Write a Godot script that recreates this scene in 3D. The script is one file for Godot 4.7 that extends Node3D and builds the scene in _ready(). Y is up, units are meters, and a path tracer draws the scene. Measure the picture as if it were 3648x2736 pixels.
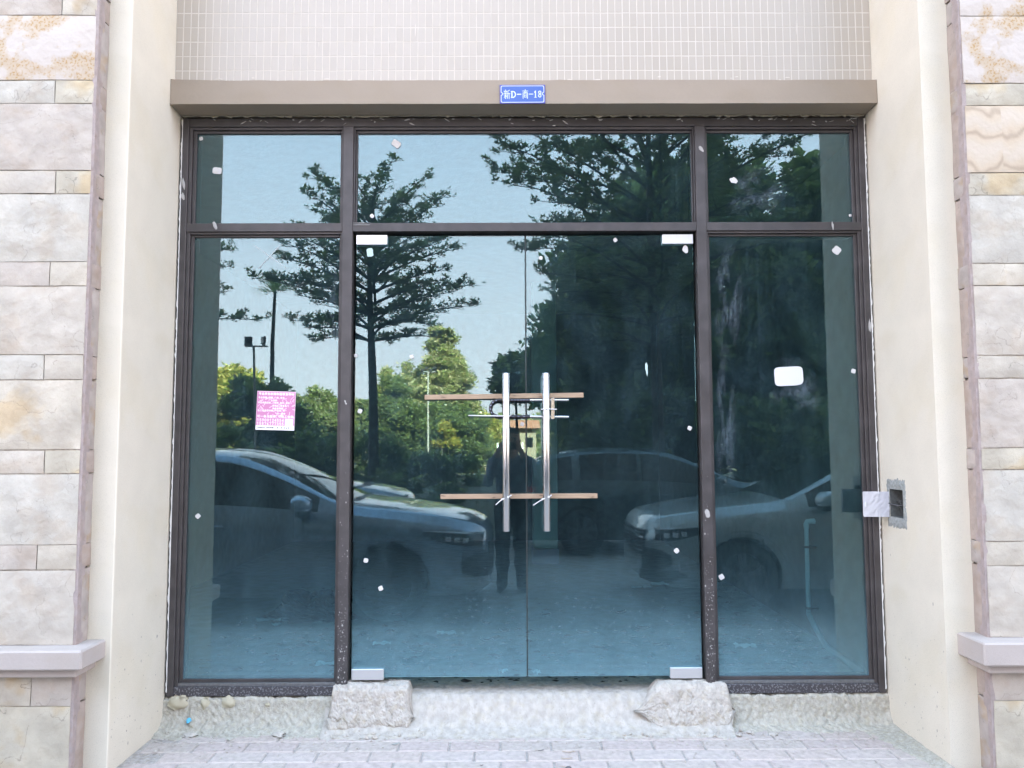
extends Node3D

var used := {}
var M := {}
var rng := RandomNumberGenerator.new()
var wob := FastNoiseLite.new()

const FAR_GROUND := -0.31
const PAVE := -0.15


# ---------------------------------------------------------------- naming and tagging
func numbered(parent: Node, called: String) -> String:
	var key := str(parent.get_instance_id()) + called
	if not used.has(key):
		used[key] = 0
		return called
	used[key] += 1
	return "%s_%03d" % [called, used[key]]


func tag(o: Node3D, label: String, category: String, group := "", kind := "") -> Node3D:
	if label:
		o.set_meta("label", label)
	if category:
		o.set_meta("category", category)
	if group:
		o.set_meta("group", group)
	if kind:
		o.set_meta("kind", kind)
	return o


func thing(called: String, label: String, category: String, at := Vector3.ZERO, group := "", turn := 0.0) -> Node3D:
	var o := Node3D.new()
	o.name = numbered(self, called)
	add_child(o)
	o.position = at
	o.rotation.y = turn
	tag(o, label, category, group)
	return o


func obj(called: String, mesh: Mesh, m: Material, parent: Node = self) -> MeshInstance3D:
	var o := MeshInstance3D.new()
	o.name = numbered(parent, called)
	o.mesh = mesh
	o.material_override = m
	parent.add_child(o, true)
	return o


func struct(called: String, mesh: Mesh, m: Material) -> MeshInstance3D:
	var o := obj(called, mesh, m)
	o.set_meta("kind", "structure")
	return o


# ---------------------------------------------------------------- materials
func lin(r: float, g: float, b: float) -> Color:
	return Color(r, g, b).linear_to_srgb()


func mat(r: float, g: float, b: float, rough := 0.8, metal := 0.0) -> StandardMaterial3D:
	var m := StandardMaterial3D.new()
	m.albedo_color = lin(r, g, b)
	m.roughness = rough
	m.metallic = metal
	return m


func noise(kind: int, freq: float, nseed: int, octaves := 4, warp := 0.0) -> FastNoiseLite:
	var n := FastNoiseLite.new()
	n.noise_type = kind
	n.frequency = freq
	n.seed = nseed
	n.fractal_octaves = octaves
	n.fractal_type = FastNoiseLite.FRACTAL_FBM
	if warp > 0.0:
		n.domain_warp_enabled = true
		n.domain_warp_amplitude = warp
		n.domain_warp_frequency = freq * 1.5
	return n


func grey(n: FastNoiseLite, size: int) -> PackedByteArray:
	var im := n.get_seamless_image(size, size)
	im.convert(Image.FORMAT_L8)
	return im.get_data()


func from_bytes(bytes: PackedByteArray, size: int, format := Image.FORMAT_RGB8) -> ImageTexture:
	return ImageTexture.create_from_image(Image.create_from_data(size, size, false, format, bytes))


func relief(freq: float, nseed: int, size := 512) -> ImageTexture:
	return from_bytes(grey(noise(FastNoiseLite.TYPE_SIMPLEX_SMOOTH, freq, nseed, 6), size), size, Image.FORMAT_L8)


# a colour sheet: soft mottling between dark and light, optional stain tint, cracks and specks; multiplies the material's colour
func mottle(size: int, nseed: int, low: float, tint: Vector3, tint_share: float, crack: float, specks: float, freq := 0.012) -> ImageTexture:
	var a := grey(noise(FastNoiseLite.TYPE_SIMPLEX_SMOOTH, freq, nseed, 6), size)
	var b := grey(noise(FastNoiseLite.TYPE_SIMPLEX_SMOOTH, freq * 0.7, nseed + 7, 4), size)
	var c := grey(noise(FastNoiseLite.TYPE_SIMPLEX_SMOOTH, freq * 0.45, nseed + 3, 4, 40.0), size)
	var d := grey(noise(FastNoiseLite.TYPE_SIMPLEX, 0.21, nseed + 11, 2), size)
	var out := PackedByteArray()
	out.resize(size * size * 3)
	for i in size * size:
		var v := low + (1.0 - low) * a[i] / 255.0
		var t := clampf((b[i] / 255.0 - 0.55) * 4.0, 0.0, 1.0) * tint_share
		if crack > 0.0:
			var k := absf(c[i] / 255.0 - 0.5)
			if k < 0.0065 and b[i] > 95:
				v *= 1.0 - crack * (1.0 - k / 0.0065)
		if specks > 0.0 and d[i] > 205:
			v *= 1.0 - specks
		elif specks < 0.0 and d[i] > 200:
			v = 1.0
			t = 0.0
		out[i * 3] = int(255.0 * v * lerpf(1.0, tint.x, t))
		out[i * 3 + 1] = int(255.0 * v * lerpf(1.0, tint.y, t))
		out[i * 3 + 2] = int(255.0 * v * lerpf(1.0, tint.z, t))
	return from_bytes(out, size)


func tri(m: StandardMaterial3D, tex: Texture2D, per_metre: float, bump: Texture2D = null, height := 0.0, offset := Vector3.ZERO) -> StandardMaterial3D:
	m.uv1_triplanar = true
	m.uv1_world_triplanar = true
	m.uv1_scale = Vector3.ONE * per_metre
	m.uv1_offset = offset
	m.albedo_texture = tex
	if bump:
		m.heightmap_enabled = true
		m.heightmap_texture = bump
		m.heightmap_scale = height
	return m


func make_materials() -> void:
	var fine := relief(0.06, 5)
	var coarse := relief(0.02, 9)
	var stone_a := mottle(1024, 21, 0.82, Vector3(0.97, 0.86, 0.68), 0.5, 0.26, 0.08, 0.006)
	var stone_b := mottle(1024, 47, 0.86, Vector3(0.97, 0.94, 0.91), 0.7, 0.18, 0.07, 0.008)
	var plaster := mottle(1024, 60, 0.965, Vector3(0.98, 0.97, 0.94), 0.45, 0.0, 0.10, 0.004)
	var cement := mottle(1024, 80, 0.78, Vector3(0.97, 0.95, 0.88), 0.5, 0.4, 0.12, 0.012)
	var paving := mottle(512, 140, 0.86, Vector3(0.96, 0.97, 0.95), 0.6, 0.25, 0.10, 0.02)
	var tones := [[0.48, 0.435, 0.36], [0.495, 0.445, 0.355], [0.475, 0.445, 0.375], [0.49, 0.445, 0.345], [0.455, 0.405, 0.34], [0.475, 0.43, 0.35]]
	for i in tones.size():
		var t: Array = tones[i]
		M["stone%d" % i] = tri(mat(t[0], t[1], t[2], 0.85), stone_a if i % 2 else stone_b, 0.75, coarse, 0.7, Vector3(i * 0.37, i * 0.61, 0))
	# the pale block with wavy brown bedding lines
	var wavy := PackedByteArray()
	var wn := noise(FastNoiseLite.TYPE_SIMPLEX_SMOOTH, 0.006, 33, 3)
	wavy.resize(512 * 512 * 3)
	for y in 512:
		for x in 512:
			var w := 0.5 + 0.5 * sin((y + 34.0 * wn.get_noise_2d(x * 1.6, y * 0.8) + 5.0 * sin(x * TAU * 3.0 / 512.0)) * TAU / 64.0)
			var v := 1.0 - 0.12 * pow(w, 14.0)
			var i := (y * 512 + x) * 3
			wavy[i] = int(255 * v)
			wavy[i + 1] = int(250 * v * lerpf(1.0, 0.97, w))
			wavy[i + 2] = int(238 * v * lerpf(1.0, 0.93, w))
	M.stone_wavy = tri(mat(0.46, 0.415, 0.365, 0.8), from_bytes(wavy, 512), 0.95, fine, 0.15)
	# the two blocks with rusty ochre freckles
	var rust := PackedByteArray()
	var r1 := grey(noise(FastNoiseLite.TYPE_SIMPLEX_SMOOTH, 0.008, 71, 4), 512)
	var r2 := grey(noise(FastNoiseLite.TYPE_SIMPLEX, 0.09, 72, 3), 512)
	rust.resize(512 * 512 * 3)
	for i in 512 * 512:
		var patch := clampf((r1[i] - 120) / 60.0, 0.0, 1.0)
		var spot := clampf((r2[i] - 150) / 40.0, 0.0, 1.0) * patch
		var k := clampf(patch * 0.35 + spot * 0.6, 0.0, 1.0)
		rust[i * 3] = int(255 * lerpf(1.0, 0.86, k))
		rust[i * 3 + 1] = int(255 * lerpf(1.0, 0.72, k))
		rust[i * 3 + 2] = int(255 * lerpf(1.0, 0.48, k))
	M.stone_rust = tri(mat(0.46, 0.415, 0.365, 0.85), from_bytes(rust, 512), 1.15, coarse, 0.4, Vector3(0.2, 0.1, 0))
	M.return_a = tri(mat(0.37, 0.305, 0.255, 0.85), stone_b, 1.4, fine, 0.08)
	M.return_b = tri(mat(0.40, 0.35, 0.305, 0.85), stone_a, 1.4, fine, 0.08)
	M.mortar = tri(mat(0.48, 0.44, 0.38, 0.95), cement, 2.5, fine, 0.1)
	M.cut_edge = tri(mat(0.36, 0.30, 0.275, 0.9), stone_b, 2.0, fine, 0.06)
	M.ledge = tri(mat(0.40, 0.35, 0.31, 0.75), plaster, 1.1, fine, 0.06)
	M.cream = tri(mat(0.635, 0.58, 0.465, 0.72), plaster, 0.8, fine, 0.03)
	M.lintel = tri(mat(0.285, 0.23, 0.17, 0.7), plaster, 0.8, fine, 0.04)
	for i in 4:
		M["tile%d" % i] = mat([0.375, 0.37, 0.38, 0.364][i], [0.332, 0.328, 0.335, 0.321][i], [0.272, 0.27, 0.275, 0.262][i], 0.3)
	M.grout = tri(mat(0.55, 0.50, 0.43, 0.9), plaster, 3.0)
	M.sealant = mat(0.55, 0.54, 0.50, 0.7)
	M.frame = tri(mat(0.064, 0.057, 0.056, 0.5), mottle(512, 90, 0.75, Vector3(1, 0.97, 0.95), 0.5, 0.0, 0.0), 1.2, fine, 0.02)
	# splashes of cement thrown up on the low rails
	var splash := PackedByteArray()
	var s1 := grey(noise(FastNoiseLite.TYPE_SIMPLEX, 0.05, 95, 3), 512)
	var s2 := grey(noise(FastNoiseLite.TYPE_SIMPLEX_SMOOTH, 0.012, 96, 2), 512)
	splash.resize(512 * 512 * 3)
	for i in 512 * 512:
		var hit := clampf((s1[i] - 158 - (128 - s2[i]) * 0.3) / 14.0, 0.0, 1.0)
		for c in 3:
			splash[i * 3 + c] = int(255.0 * pow(lerpf([0.040, 0.036, 0.040][c], [0.17, 0.17, 0.175][c], hit), 1.0 / 2.2))
	M.splashed = tri(mat(1, 1, 1, 0.6), from_bytes(splash, 512), 2.4)
	M.gasket = mat(0.012, 0.011, 0.011, 0.6)
	M.steel = mat(0.62, 0.61, 0.60, 0.24, 1.0)
	M.satin = mat(0.72, 0.72, 0.72, 0.38, 0.85)
	M.wood = tri(mat(0.43, 0.32, 0.225, 0.7), null, 1.0)
	var grain := PackedByteArray()
	var gn := noise(FastNoiseLite.TYPE_SIMPLEX_SMOOTH, 0.02, 14, 4)
	grain.resize(256 * 256 * 3)
	for y in 256:
		for x in 256:
			var v := 0.78 + 0.22 * (0.5 + 0.5 * gn.get_noise_2d(x * 0.7, y * 9.0))
			var kn := gn.get_noise_2d(x * 0.9 + 400.0, y * 1.6)
			v *= 1.0 - 0.35 * clampf((kn - 0.38) * 6.0, 0.0, 1.0)
			var i := (y * 256 + x) * 3
			grain[i] = int(255 * v)
			grain[i + 1] = int(250 * v)
			grain[i + 2] = int(242 * v)
	M.wood.albedo_texture = from_bytes(grain, 256)
	M.wood.uv1_scale = Vector3(2.0, 4.0, 4.0)
	M.black_rubber = mat(0.012, 0.012, 0.014, 0.45)
	M.white_plastic = mat(0.64, 0.64, 0.64, 0.35)
	M.pad = tri(mat(0.58, 0.57, 0.55, 0.8), plaster, 6.0)
	M.pad_green = tri(mat(0.46, 0.60, 0.58, 0.8), plaster, 6.0)
	M.paper = mat(0.85, 0.85, 0.83, 0.85)
	M.cement = tri(mat(0.44, 0.435, 0.405, 0.95), cement, 1.7, coarse, 1.2)
	M.cement_pale = tri(mat(0.56, 0.51, 0.44, 0.95), cement, 1.7, fine, 0.18, Vector3(0.3, 0.2, 0.1))
	M.cement_green = tri(mat(0.52, 0.485, 0.40, 0.95), cement, 3.0, fine, 0.28, Vector3(0.7, 0.4, 0.2))
	M.foam = mat(0.44, 0.40, 0.29, 0.95)
	for i in 4:
		var p: Array = [[0.52, 0.435, 0.39], [0.535, 0.45, 0.395], [0.51, 0.44, 0.385], [0.54, 0.465, 0.415]][i]
		M["paver%d" % i] = tri(mat(p[0], p[1], p[2], 0.95), paving, 2.3, fine, 0.05, Vector3(i * 0.31, 0, i * 0.17))
	M.sand = tri(mat(0.52, 0.47, 0.42, 0.95), cement, 3.0, fine, 0.4)
	M.apron = tri(mat(0.50, 0.49, 0.465, 0.95), cement, 0.9, fine, 0.1)
	M.asphalt = tri(mat(0.36, 0.355, 0.34, 0.9), mottle(512, 120, 0.72, Vector3(1, 0.97, 0.92), 0.5, 0.3, 0.3, 0.03), 0.6, fine, 0.3)
	M.kerb = tri(mat(0.32, 0.31, 0.29, 0.9), cement, 1.3, fine, 0.3)
	M.ground = tri(mat(0.10, 0.11, 0.055, 0.95), mottle(512, 130, 0.55, Vector3(1, 0.85, 0.6), 0.8, 0.0, 0.2, 0.02), 0.25)
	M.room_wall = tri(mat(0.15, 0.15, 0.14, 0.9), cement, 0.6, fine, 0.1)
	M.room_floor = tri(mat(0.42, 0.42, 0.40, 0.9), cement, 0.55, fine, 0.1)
	M.building = tri(mat(0.42, 0.37, 0.31, 0.85), plaster, 0.5)

	# tinted glass: a solid sheet that drinks red light
	var g := mat(0.40, 0.68, 0.73, 0.0, 0.055)
	g.albedo_color.a = 0.0
	g.refraction_enabled = true
	g.refraction_scale = 0.05
	g.transparency = BaseMaterial3D.TRANSPARENCY_ALPHA
	M.glass = g
	M.dust = dust_material(7, 0.017, 0.22)
	M.dust_high = dust_material(19, 0.016, 0.03)

	var smear := PackedByteArray()
	var m1 := noise(FastNoiseLite.TYPE_SIMPLEX_SMOOTH, 0.03, 301, 5, 30.0)
	var m2 := noise(FastNoiseLite.TYPE_SIMPLEX_SMOOTH, 0.008, 302, 3)
	smear.resize(256 * 256 * 4)
	for y in 256:
		for x in 256:
			var e := clampf(1.0 - Vector2(x - 128, y - 128).length() / 126.0, 0.0, 1.0)
			var line := pow(1.0 - absf(m1.get_noise_2d(x * 1.4, y)), 7.0)
			var i := (y * 256 + x) * 4
			smear[i] = 190
			smear[i + 1] = 210
			smear[i + 2] = 225
			smear[i + 3] = int(255.0 * clampf(0.22 * e * clampf(0.35 + m2.get_noise_2d(x, y) * 1.6, 0.0, 1.0) * (0.15 + line), 0.0, 0.35))
	M.smear = StandardMaterial3D.new()
	M.smear.albedo_texture = from_bytes(smear, 256, Image.FORMAT_RGBA8)
	M.smear.transparency = BaseMaterial3D.TRANSPARENCY_ALPHA
	M.smear.roughness = 1.0
	M.smear.metallic_specular = 0.0

	# leaves
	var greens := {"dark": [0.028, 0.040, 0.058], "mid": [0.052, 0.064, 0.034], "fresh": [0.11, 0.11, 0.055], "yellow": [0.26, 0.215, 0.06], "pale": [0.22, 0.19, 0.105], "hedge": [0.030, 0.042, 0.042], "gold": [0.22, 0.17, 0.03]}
	for k in greens:
		var c: Array = greens[k]
		var m := mat(c[0], c[1], c[2], 0.4)
		m.backlight_enabled = true
		m.backlight = lin(0.35, 0.42, 0.12)
		M["leaf_" + k] = m
	M.bark = tri(mat(0.065, 0.055, 0.048, 0.95), cement, 1.2, coarse, 2.0)
	M.bark_pale = tri(mat(0.20, 0.17, 0.13, 0.95), cement, 1.2, coarse, 2.0)


func dust_material(nseed: int, base: float, low_dirt: float) -> StandardMaterial3D:
	var size := 768
	var a := grey(noise(FastNoiseLite.TYPE_SIMPLEX, 0.16, nseed, 3), size)
	var b := grey(noise(FastNoiseLite.TYPE_SIMPLEX_SMOOTH, 0.008, nseed + 1, 5), size)
	var n := noise(FastNoiseLite.TYPE_SIMPLEX, 0.05, nseed + 2, 3)
	var sn := noise(FastNoiseLite.TYPE_SIMPLEX_SMOOTH, 0.012, nseed + 3, 4)
	var streak := PackedFloat32Array()
	for x in size:
		streak.append(clampf(n.get_noise_1d(x * 15.0) * 1.7, 0.0, 1.0))
	var out := PackedByteArray()
	out.resize(size * size * 4)
	for y in size:
		var down := float(y) / size
		var dirt := low_dirt * (0.04 * down + 0.96 * pow(clampf((down - 0.70) / 0.30, 0.0, 1.0), 1.8))
		var top := 0.05 * pow(clampf(1.0 - down / 0.05, 0.0, 1.0), 2.0)
		for x in size:
			var i := y * size + x
			var speck := clampf((a[i] - 158) / 40.0, 0.0, 1.0)
			var cloud := clampf((b[i] - 100) / 110.0, 0.0, 1.0)
			var run := streak[x] * clampf(0.45 + 1.2 * sn.get_noise_2d(x * 0.4, y * 0.25), 0.0, 1.0)
			var v := base * (0.75 + 0.4 * cloud) + 0.035 * speck * (0.35 + cloud) + 0.030 * run + dirt * (0.92 + 0.08 * cloud + 0.2 * speck) + top
			out[i * 4] = 160
			out[i * 4 + 1] = 210
			out[i * 4 + 2] = 226
			out[i * 4 + 3] = int(clampf(v, 0.0, 1.0) * 255.0)
	var m := StandardMaterial3D.new()
	m.albedo_texture = from_bytes(out, size, Image.FORMAT_RGBA8)
	m.transparency = BaseMaterial3D.TRANSPARENCY_ALPHA
	m.roughness = 1.0
	m.metallic_specular = 0.0
	return m


# ---------------------------------------------------------------- shapes
func begin() -> SurfaceTool:
	var st := SurfaceTool.new()
	st.begin(Mesh.PRIMITIVE_TRIANGLES)
	return st


func done(st: SurfaceTool) -> ArrayMesh:
	st.generate_normals()
	st.index()
	return st.commit()


func tri3(st: SurfaceTool, a: Vector3, b: Vector3, c: Vector3, out: Vector3) -> void:
	if (c - a).cross(b - a).dot(out) < 0.0:
		var t := b
		b = c
		c = t
	st.add_vertex(a)
	st.add_vertex(b)
	st.add_vertex(c)


func quad(st: SurfaceTool, a: Vector3, b: Vector3, c: Vector3, d: Vector3, out: Vector3) -> void:
	tri3(st, a, b, c, out)
	tri3(st, a, c, d, out)


func bx(st: SurfaceTool, lo: Vector3, hi: Vector3, c := 0.0) -> void:
	st.set_smooth_group(-1)
	var m := (lo + hi) / 2.0
	var h := (hi - lo) / 2.0
	for ax in 3:
		var b := (ax + 1) % 3
		var d := (ax + 2) % 3
		for s in [-1.0, 1.0]:
			var p := []
			for k in [[-1, -1], [1, -1], [1, 1], [-1, 1]]:
				var v := m
				v[ax] += s * h[ax]
				v[b] += k[0] * (h[b] - c)
				v[d] += k[1] * (h[d] - c)
				p.append(v)
			var n := Vector3.ZERO
			n[ax] = s
			quad(st, p[0], p[1], p[2], p[3], n)
	if c <= 0.0:
		return
	for ax in 3:
		var b := (ax + 1) % 3
		var d := (ax + 2) % 3
		for s1 in [-1.0, 1.0]:
			for s2 in [-1.0, 1.0]:
				var p := []
				for k in [[-1, 0, 1], [1, 0, 1], [1, 1, 0], [-1, 1, 0]]:
					var v := m
					v[ax] += k[0] * (h[ax] - c)
					v[b] += s1 * (h[b] - c * k[1])
					v[d] += s2 * (h[d] - c * k[2])
					p.append(v)
				var n := Vector3.ZERO
				n[b] = s1
				n[d] = s2
				quad(st, p[0], p[1], p[2], p[3], n)
	for i in 8:
		var s := Vector3(1 if i & 1 else -1, 1 if i & 2 else -1, 1 if i & 4 else -1)
		var a := m + s * (h - Vector3(0, c, c))
		var b := m + s * (h - Vector3(c, 0, c))
		var d := m + s * (h - Vector3(c, c, 0))
		tri3(st, a, b, d, s)


func box(lo: Vector3, hi: Vector3, c := 0.0) -> ArrayMesh:
	var st := begin()
	bx(st, lo, hi, c)
	return done(st)


func tube(st: SurfaceTool, pts: Array, radii: Array, sides := 10, caps := true) -> void:
	st.set_smooth_group(0)
	var rings := []
	var side := Vector3.ZERO
	for i in pts.size():
		var dir: Vector3 = (pts[mini(i + 1, pts.size() - 1)] - pts[maxi(i - 1, 0)]).normalized()
		if side == Vector3.ZERO:
			side = dir.cross(Vector3.UP if absf(dir.y) < 0.9 else Vector3.RIGHT).normalized()
		side = (side - dir * side.dot(dir)).normalized()
		var other := dir.cross(side)
		var ring := []
		for k in sides:
			var a := TAU * k / sides
			ring.append(pts[i] + (side * cos(a) + other * sin(a)) * radii[i])
		rings.append(ring)
	for i in pts.size() - 1:
		for k in sides:
			var k2 := (k + 1) % sides
			var mid: Vector3 = (rings[i][k] + rings[i][k2]) / 2.0 - pts[i]
			quad(st, rings[i][k], rings[i][k2], rings[i + 1][k2], rings[i + 1][k], mid)
	if caps:
		st.set_smooth_group(1)
		for e in [0, pts.size() - 1]:
			var out: Vector3 = (pts[0] - pts[1]) if e == 0 else (pts[-1] - pts[-2])
			for k in sides:
				tri3(st, pts[e], rings[e][k], rings[e][(k + 1) % sides], out)


func rod(a: Vector3, b: Vector3, r: float, sides := 12) -> ArrayMesh:
	var st := begin()
	tube(st, [a, b], [r, r], sides)
	return done(st)


func bend(pts: Array, r: float, sides := 10) -> ArrayMesh:
	var st := begin()
	var rr := []
	for p in pts:
		rr.append(r)
	tube(st, pts, rr, sides)
	return done(st)


# a sheet of cells: f(u, v) gives a point; normals face out
func sheet(st: SurfaceTool, nu: int, nv: int, f: Callable, out: Vector3, group := 0) -> void:
	st.set_smooth_group(group)
	var p := []
	for j in nv + 1:
		for i in nu + 1:
			p.append(f.call(float(i) / nu, float(j) / nv))
	for j in nv:
		for i in nu:
			var k := j * (nu + 1) + i
			quad(st, p[k], p[k + 1], p[k + nu + 2], p[k + nu + 1], out)


# a flat rectangle with its own picture coordinates, u rightwards and v downwards, facing +z
func panel(lo: Vector2, hi: Vector2, z: float, u0 := 0.0, u1 := 1.0, v0 := 0.0, v1 := 1.0) -> ArrayMesh:
	var st := begin()
	var c := [[lo.x, hi.y, u0, v0], [hi.x, hi.y, u1, v0], [hi.x, lo.y, u1, v1], [lo.x, hi.y, u0, v0], [hi.x, lo.y, u1, v1], [lo.x, lo.y, u0, v1]]
	for k in c:
		st.set_uv(Vector2(k[2], k[3]))
		st.set_normal(Vector3(0, 0, 1))
		st.add_vertex(Vector3(k[0], k[1], z))
	st.index()
	return st.commit()


func pick(a: Array, i: int) -> Variant:
	return a[i % a.size()]


# value at x of a curve through knots [[x, y], ...] with x rising, smooth between them
func curve(k: Array, x: float) -> float:
	if x <= k[0][0]:
		return k[0][1]
	for i in k.size() - 1:
		if x <= k[i + 1][0]:
			var x0: float = k[i][0]
			var x1: float = k[i + 1][0]
			var t := (x - x0) / (x1 - x0)
			var d: float = (k[i + 1][1] - k[i][1]) / (x1 - x0)
			var d0: float = d if i == 0 else 0.5 * (d + (k[i][1] - k[i - 1][1]) / (x0 - k[i - 1][0]))
			var d1: float = d if i == k.size() - 2 else 0.5 * (d + (k[i + 2][1] - k[i + 1][1]) / (k[i + 2][0] - x1))
			if d0 * d <= 0.0: d0 = 0.0
			if d1 * d <= 0.0: d1 = 0.0
			d0 = clampf(d0, -3.0 * absf(d), 3.0 * absf(d))
			d1 = clampf(d1, -3.0 * absf(d), 3.0 * absf(d))
			var t2 := t * t
			var t3 := t2 * t
			return k[i][1] * (2 * t3 - 3 * t2 + 1) + d0 * (x1 - x0) * (t3 - 2 * t2 + t) + k[i + 1][1] * (-2 * t3 + 3 * t2) + d1 * (x1 - x0) * (t3 - t2)
	return k[-1][1]


# ---------------------------------------------------------------- the shop front
# a split stone slab: rough front, chipped rim, its back at z0, width from x0 to x1
func slab(x0: float, x1: float, y0: float, y1: float, z0: float, z1: float, rough: float, nseed: int) -> ArrayMesh:
	var st := begin()
	var g := 0.003
	x0 += g * (0.6 + 0.5 * wob.get_noise_2d(nseed * 9.1, 1.0))
	x1 -= g
	y0 += g * 0.7
	y1 -= g * (0.8 + 0.8 * wob.get_noise_2d(nseed * 5.3, 4.0))
	var nu := clampi(int((x1 - x0) / 0.05), 2, 10)
	var nv := clampi(int((y1 - y0) / 0.05), 2, 7)
	var front := func(u: float, v: float) -> Vector3:
		var x := lerpf(x0, x1, u)
		var y := lerpf(y0, y1, v)
		var e := minf(minf(u, 1.0 - u) * (x1 - x0), minf(v, 1.0 - v) * (y1 - y0))
		var z := z1 + rough * wob.get_noise_3d(x * 260.0, y * 260.0, nseed * 31.0) - 0.006 * clampf(1.0 - e / 0.012, 0.0, 1.0)
		if e < 0.001:
			x += 0.0022 * wob.get_noise_2d(y * 900.0, nseed * 3.0) * (1.0 if u <= 0.001 or u >= 0.999 else 0.0)
			y += 0.0022 * wob.get_noise_2d(x * 900.0, nseed * 7.0) * (1.0 if v <= 0.001 or v >= 0.999 else 0.0)
		return Vector3(x, y, z)
	sheet(st, nu, nv, front, Vector3(0, 0, 1))
	st.set_smooth_group(-1)
	for i in nu:
		for v in [0.0, 1.0]:
			var a: Vector3 = front.call(float(i) / nu, v)
			var b: Vector3 = front.call(float(i + 1) / nu, v)
			quad(st, a, b, Vector3(b.x, b.y, z0), Vector3(a.x, a.y, z0), Vector3(0, v - 0.5, 0))
	for i in nv:
		for u in [0.0, 1.0]:
			var a: Vector3 = front.call(u, float(i) / nv)
			var b: Vector3 = front.call(u, float(i + 1) / nv)
			quad(st, a, b, Vector3(b.x, b.y, z0), Vector3(a.x, a.y, z0), Vector3(u - 0.5, 0, 0))
	return done(st)


# the same lying on the side face of a pier: spans z, faces side * x
func return_slab(xs: float, side: float, z0: float, z1: float, y0: float, y1: float, nseed: int) -> ArrayMesh:
	var st := begin()
	var bulge := 0.006 * wob.get_noise_2d(nseed * 17.0, 3.0)
	var f := func(u: float, v: float) -> Vector3:
		var e := minf(minf(u, 1.0 - u) * (z1 - z0), minf(v, 1.0 - v) * (y1 - y0))
		var y := lerpf(y0 + 0.003, y1 - 0.003, v)
		var z := lerpf(z0, z1, u)
		return Vector3(xs + side * (bulge + 0.004 * wob.get_noise_3d(z * 400.0, y * 160.0, nseed * 13.0) - 0.005 * clampf(1.0 - e / 0.01, 0.0, 1.0)), y, z)
	sheet(st, 3, 6, f, Vector3(side, 0, 0))
	st.set_smooth_group(-1)
	for v in [0.0, 1.0]:
		for i in 3:
			var a: Vector3 = f.call(i / 3.0, v)
			var b: Vector3 = f.call((i + 1) / 3.0, v)
			quad(st, a, b, Vector3(xs - side * 0.03, b.y, b.z), Vector3(xs - side * 0.03, a.y, a.z), Vector3(0, v - 0.5, 0))
	return done(st)


func pier(s: float, corner: float, courses: Array, joints: Dictionary, mats: Dictionary, ledge_top: float, ledge_low: float, label: String) -> void:
	var t := thing("stone_pier", label, "wall")
	var far := 3.3
	var core := begin()
	bx(core, Vector3(minf(s * (corner + 0.012), s * far), PAVE - 0.1, -0.05), Vector3(maxf(s * (corner + 0.012), s * far), 4.3, 0.648))
	obj("mortar_bed", done(core), M.mortar, t)
	var n := 0
	for i in courses.size() - 1:
		var y1: float = courses[i]
		var y0: float = courses[i + 1]
		if y0 > ledge_low + 0.06 and y0 < ledge_top - 0.01: y0 = ledge_top
		if y1 > ledge_top - 0.01 and y0 < ledge_top - 0.01: continue
		var cuts: Array = joints.get(i, [corner, 2.62 + 0.1 * (i % 3), far])
		for k in cuts.size() - 1:
			n += 1
			var a: float = s * cuts[k]
			var b: float = s * cuts[k + 1]
			var m: Material = mats.get(Vector2i(i, k), M["stone%d" % ((i * 5 + k * 3) % 6)])
			obj("stone", slab(minf(a, b), maxf(a, b), y0, y1, 0.62, 0.66 + 0.003 * wob.get_noise_2d(n * 51.0, s * 9.0), 0.005, n + int(s) * 40), m, t)
		# the return at the corner: a thin face course by course, with the dark cut edge of the front slab before it
		obj("corner_stone", return_slab(s * (corner - 0.012), -s, 0.553, 0.637, y0 + 0.012 * wob.get_noise_1d(i * 77.0), y1, i + 3), M.return_a if (i % 2) == (0 if s > 0 else 1) else M.return_b, t)
	# mauve cut edge running down the corner
	var edge := begin()
	bx(edge, Vector3(minf(s * (corner - 0.009), s * (corner + 0.01)), PAVE, 0.60), Vector3(maxf(s * (corner - 0.009), s * (corner + 0.01)), 4.3, 0.6525))
	obj("cut_edge", done(edge), M.cut_edge, t)
	var l := begin()
	var inner := corner - 0.085
	bx(l, Vector3(minf(s * inner, s * far), ledge_low + 0.037, 0.50), Vector3(maxf(s * inner, s * far), ledge_top, 0.752), 0.007)
	bx(l, Vector3(minf(s * (inner + 0.04), s * far), ledge_low, 0.50), Vector3(maxf(s * (inner + 0.04), s * far), ledge_low + 0.0365, 0.712), 0.004)
	obj("ledge", done(l), M.ledge, t)


# a wavering bead squeezed out along an edge
func bead(a: Vector3, b: Vector3, out: Vector3, across: Vector3, wide: float, steps: int, nseed: float, proud := 0.003) -> ArrayMesh:
	var st := begin()
	st.set_smooth_group(-1)
	var p := []
	for i in steps + 1:
		var t := float(i) / steps
		var c := a.lerp(b, t)
		var w := maxf(0.0006, wide * (0.55 + 1.1 * wob.get_noise_2d(i * 37.0, nseed) + 0.7 * wob.get_noise_2d(i * 9.0, nseed + 50.0)))
		p.append([c - across * 0.002, c + across * w, c + across * w * 0.5 + out * proud])
	for i in steps:
		quad(st, p[i][0], p[i + 1][0], p[i + 1][2], p[i][2], out - across)
		quad(st, p[i][2], p[i + 1][2], p[i + 1][1], p[i][1], out + across)
	return done(st)


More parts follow.
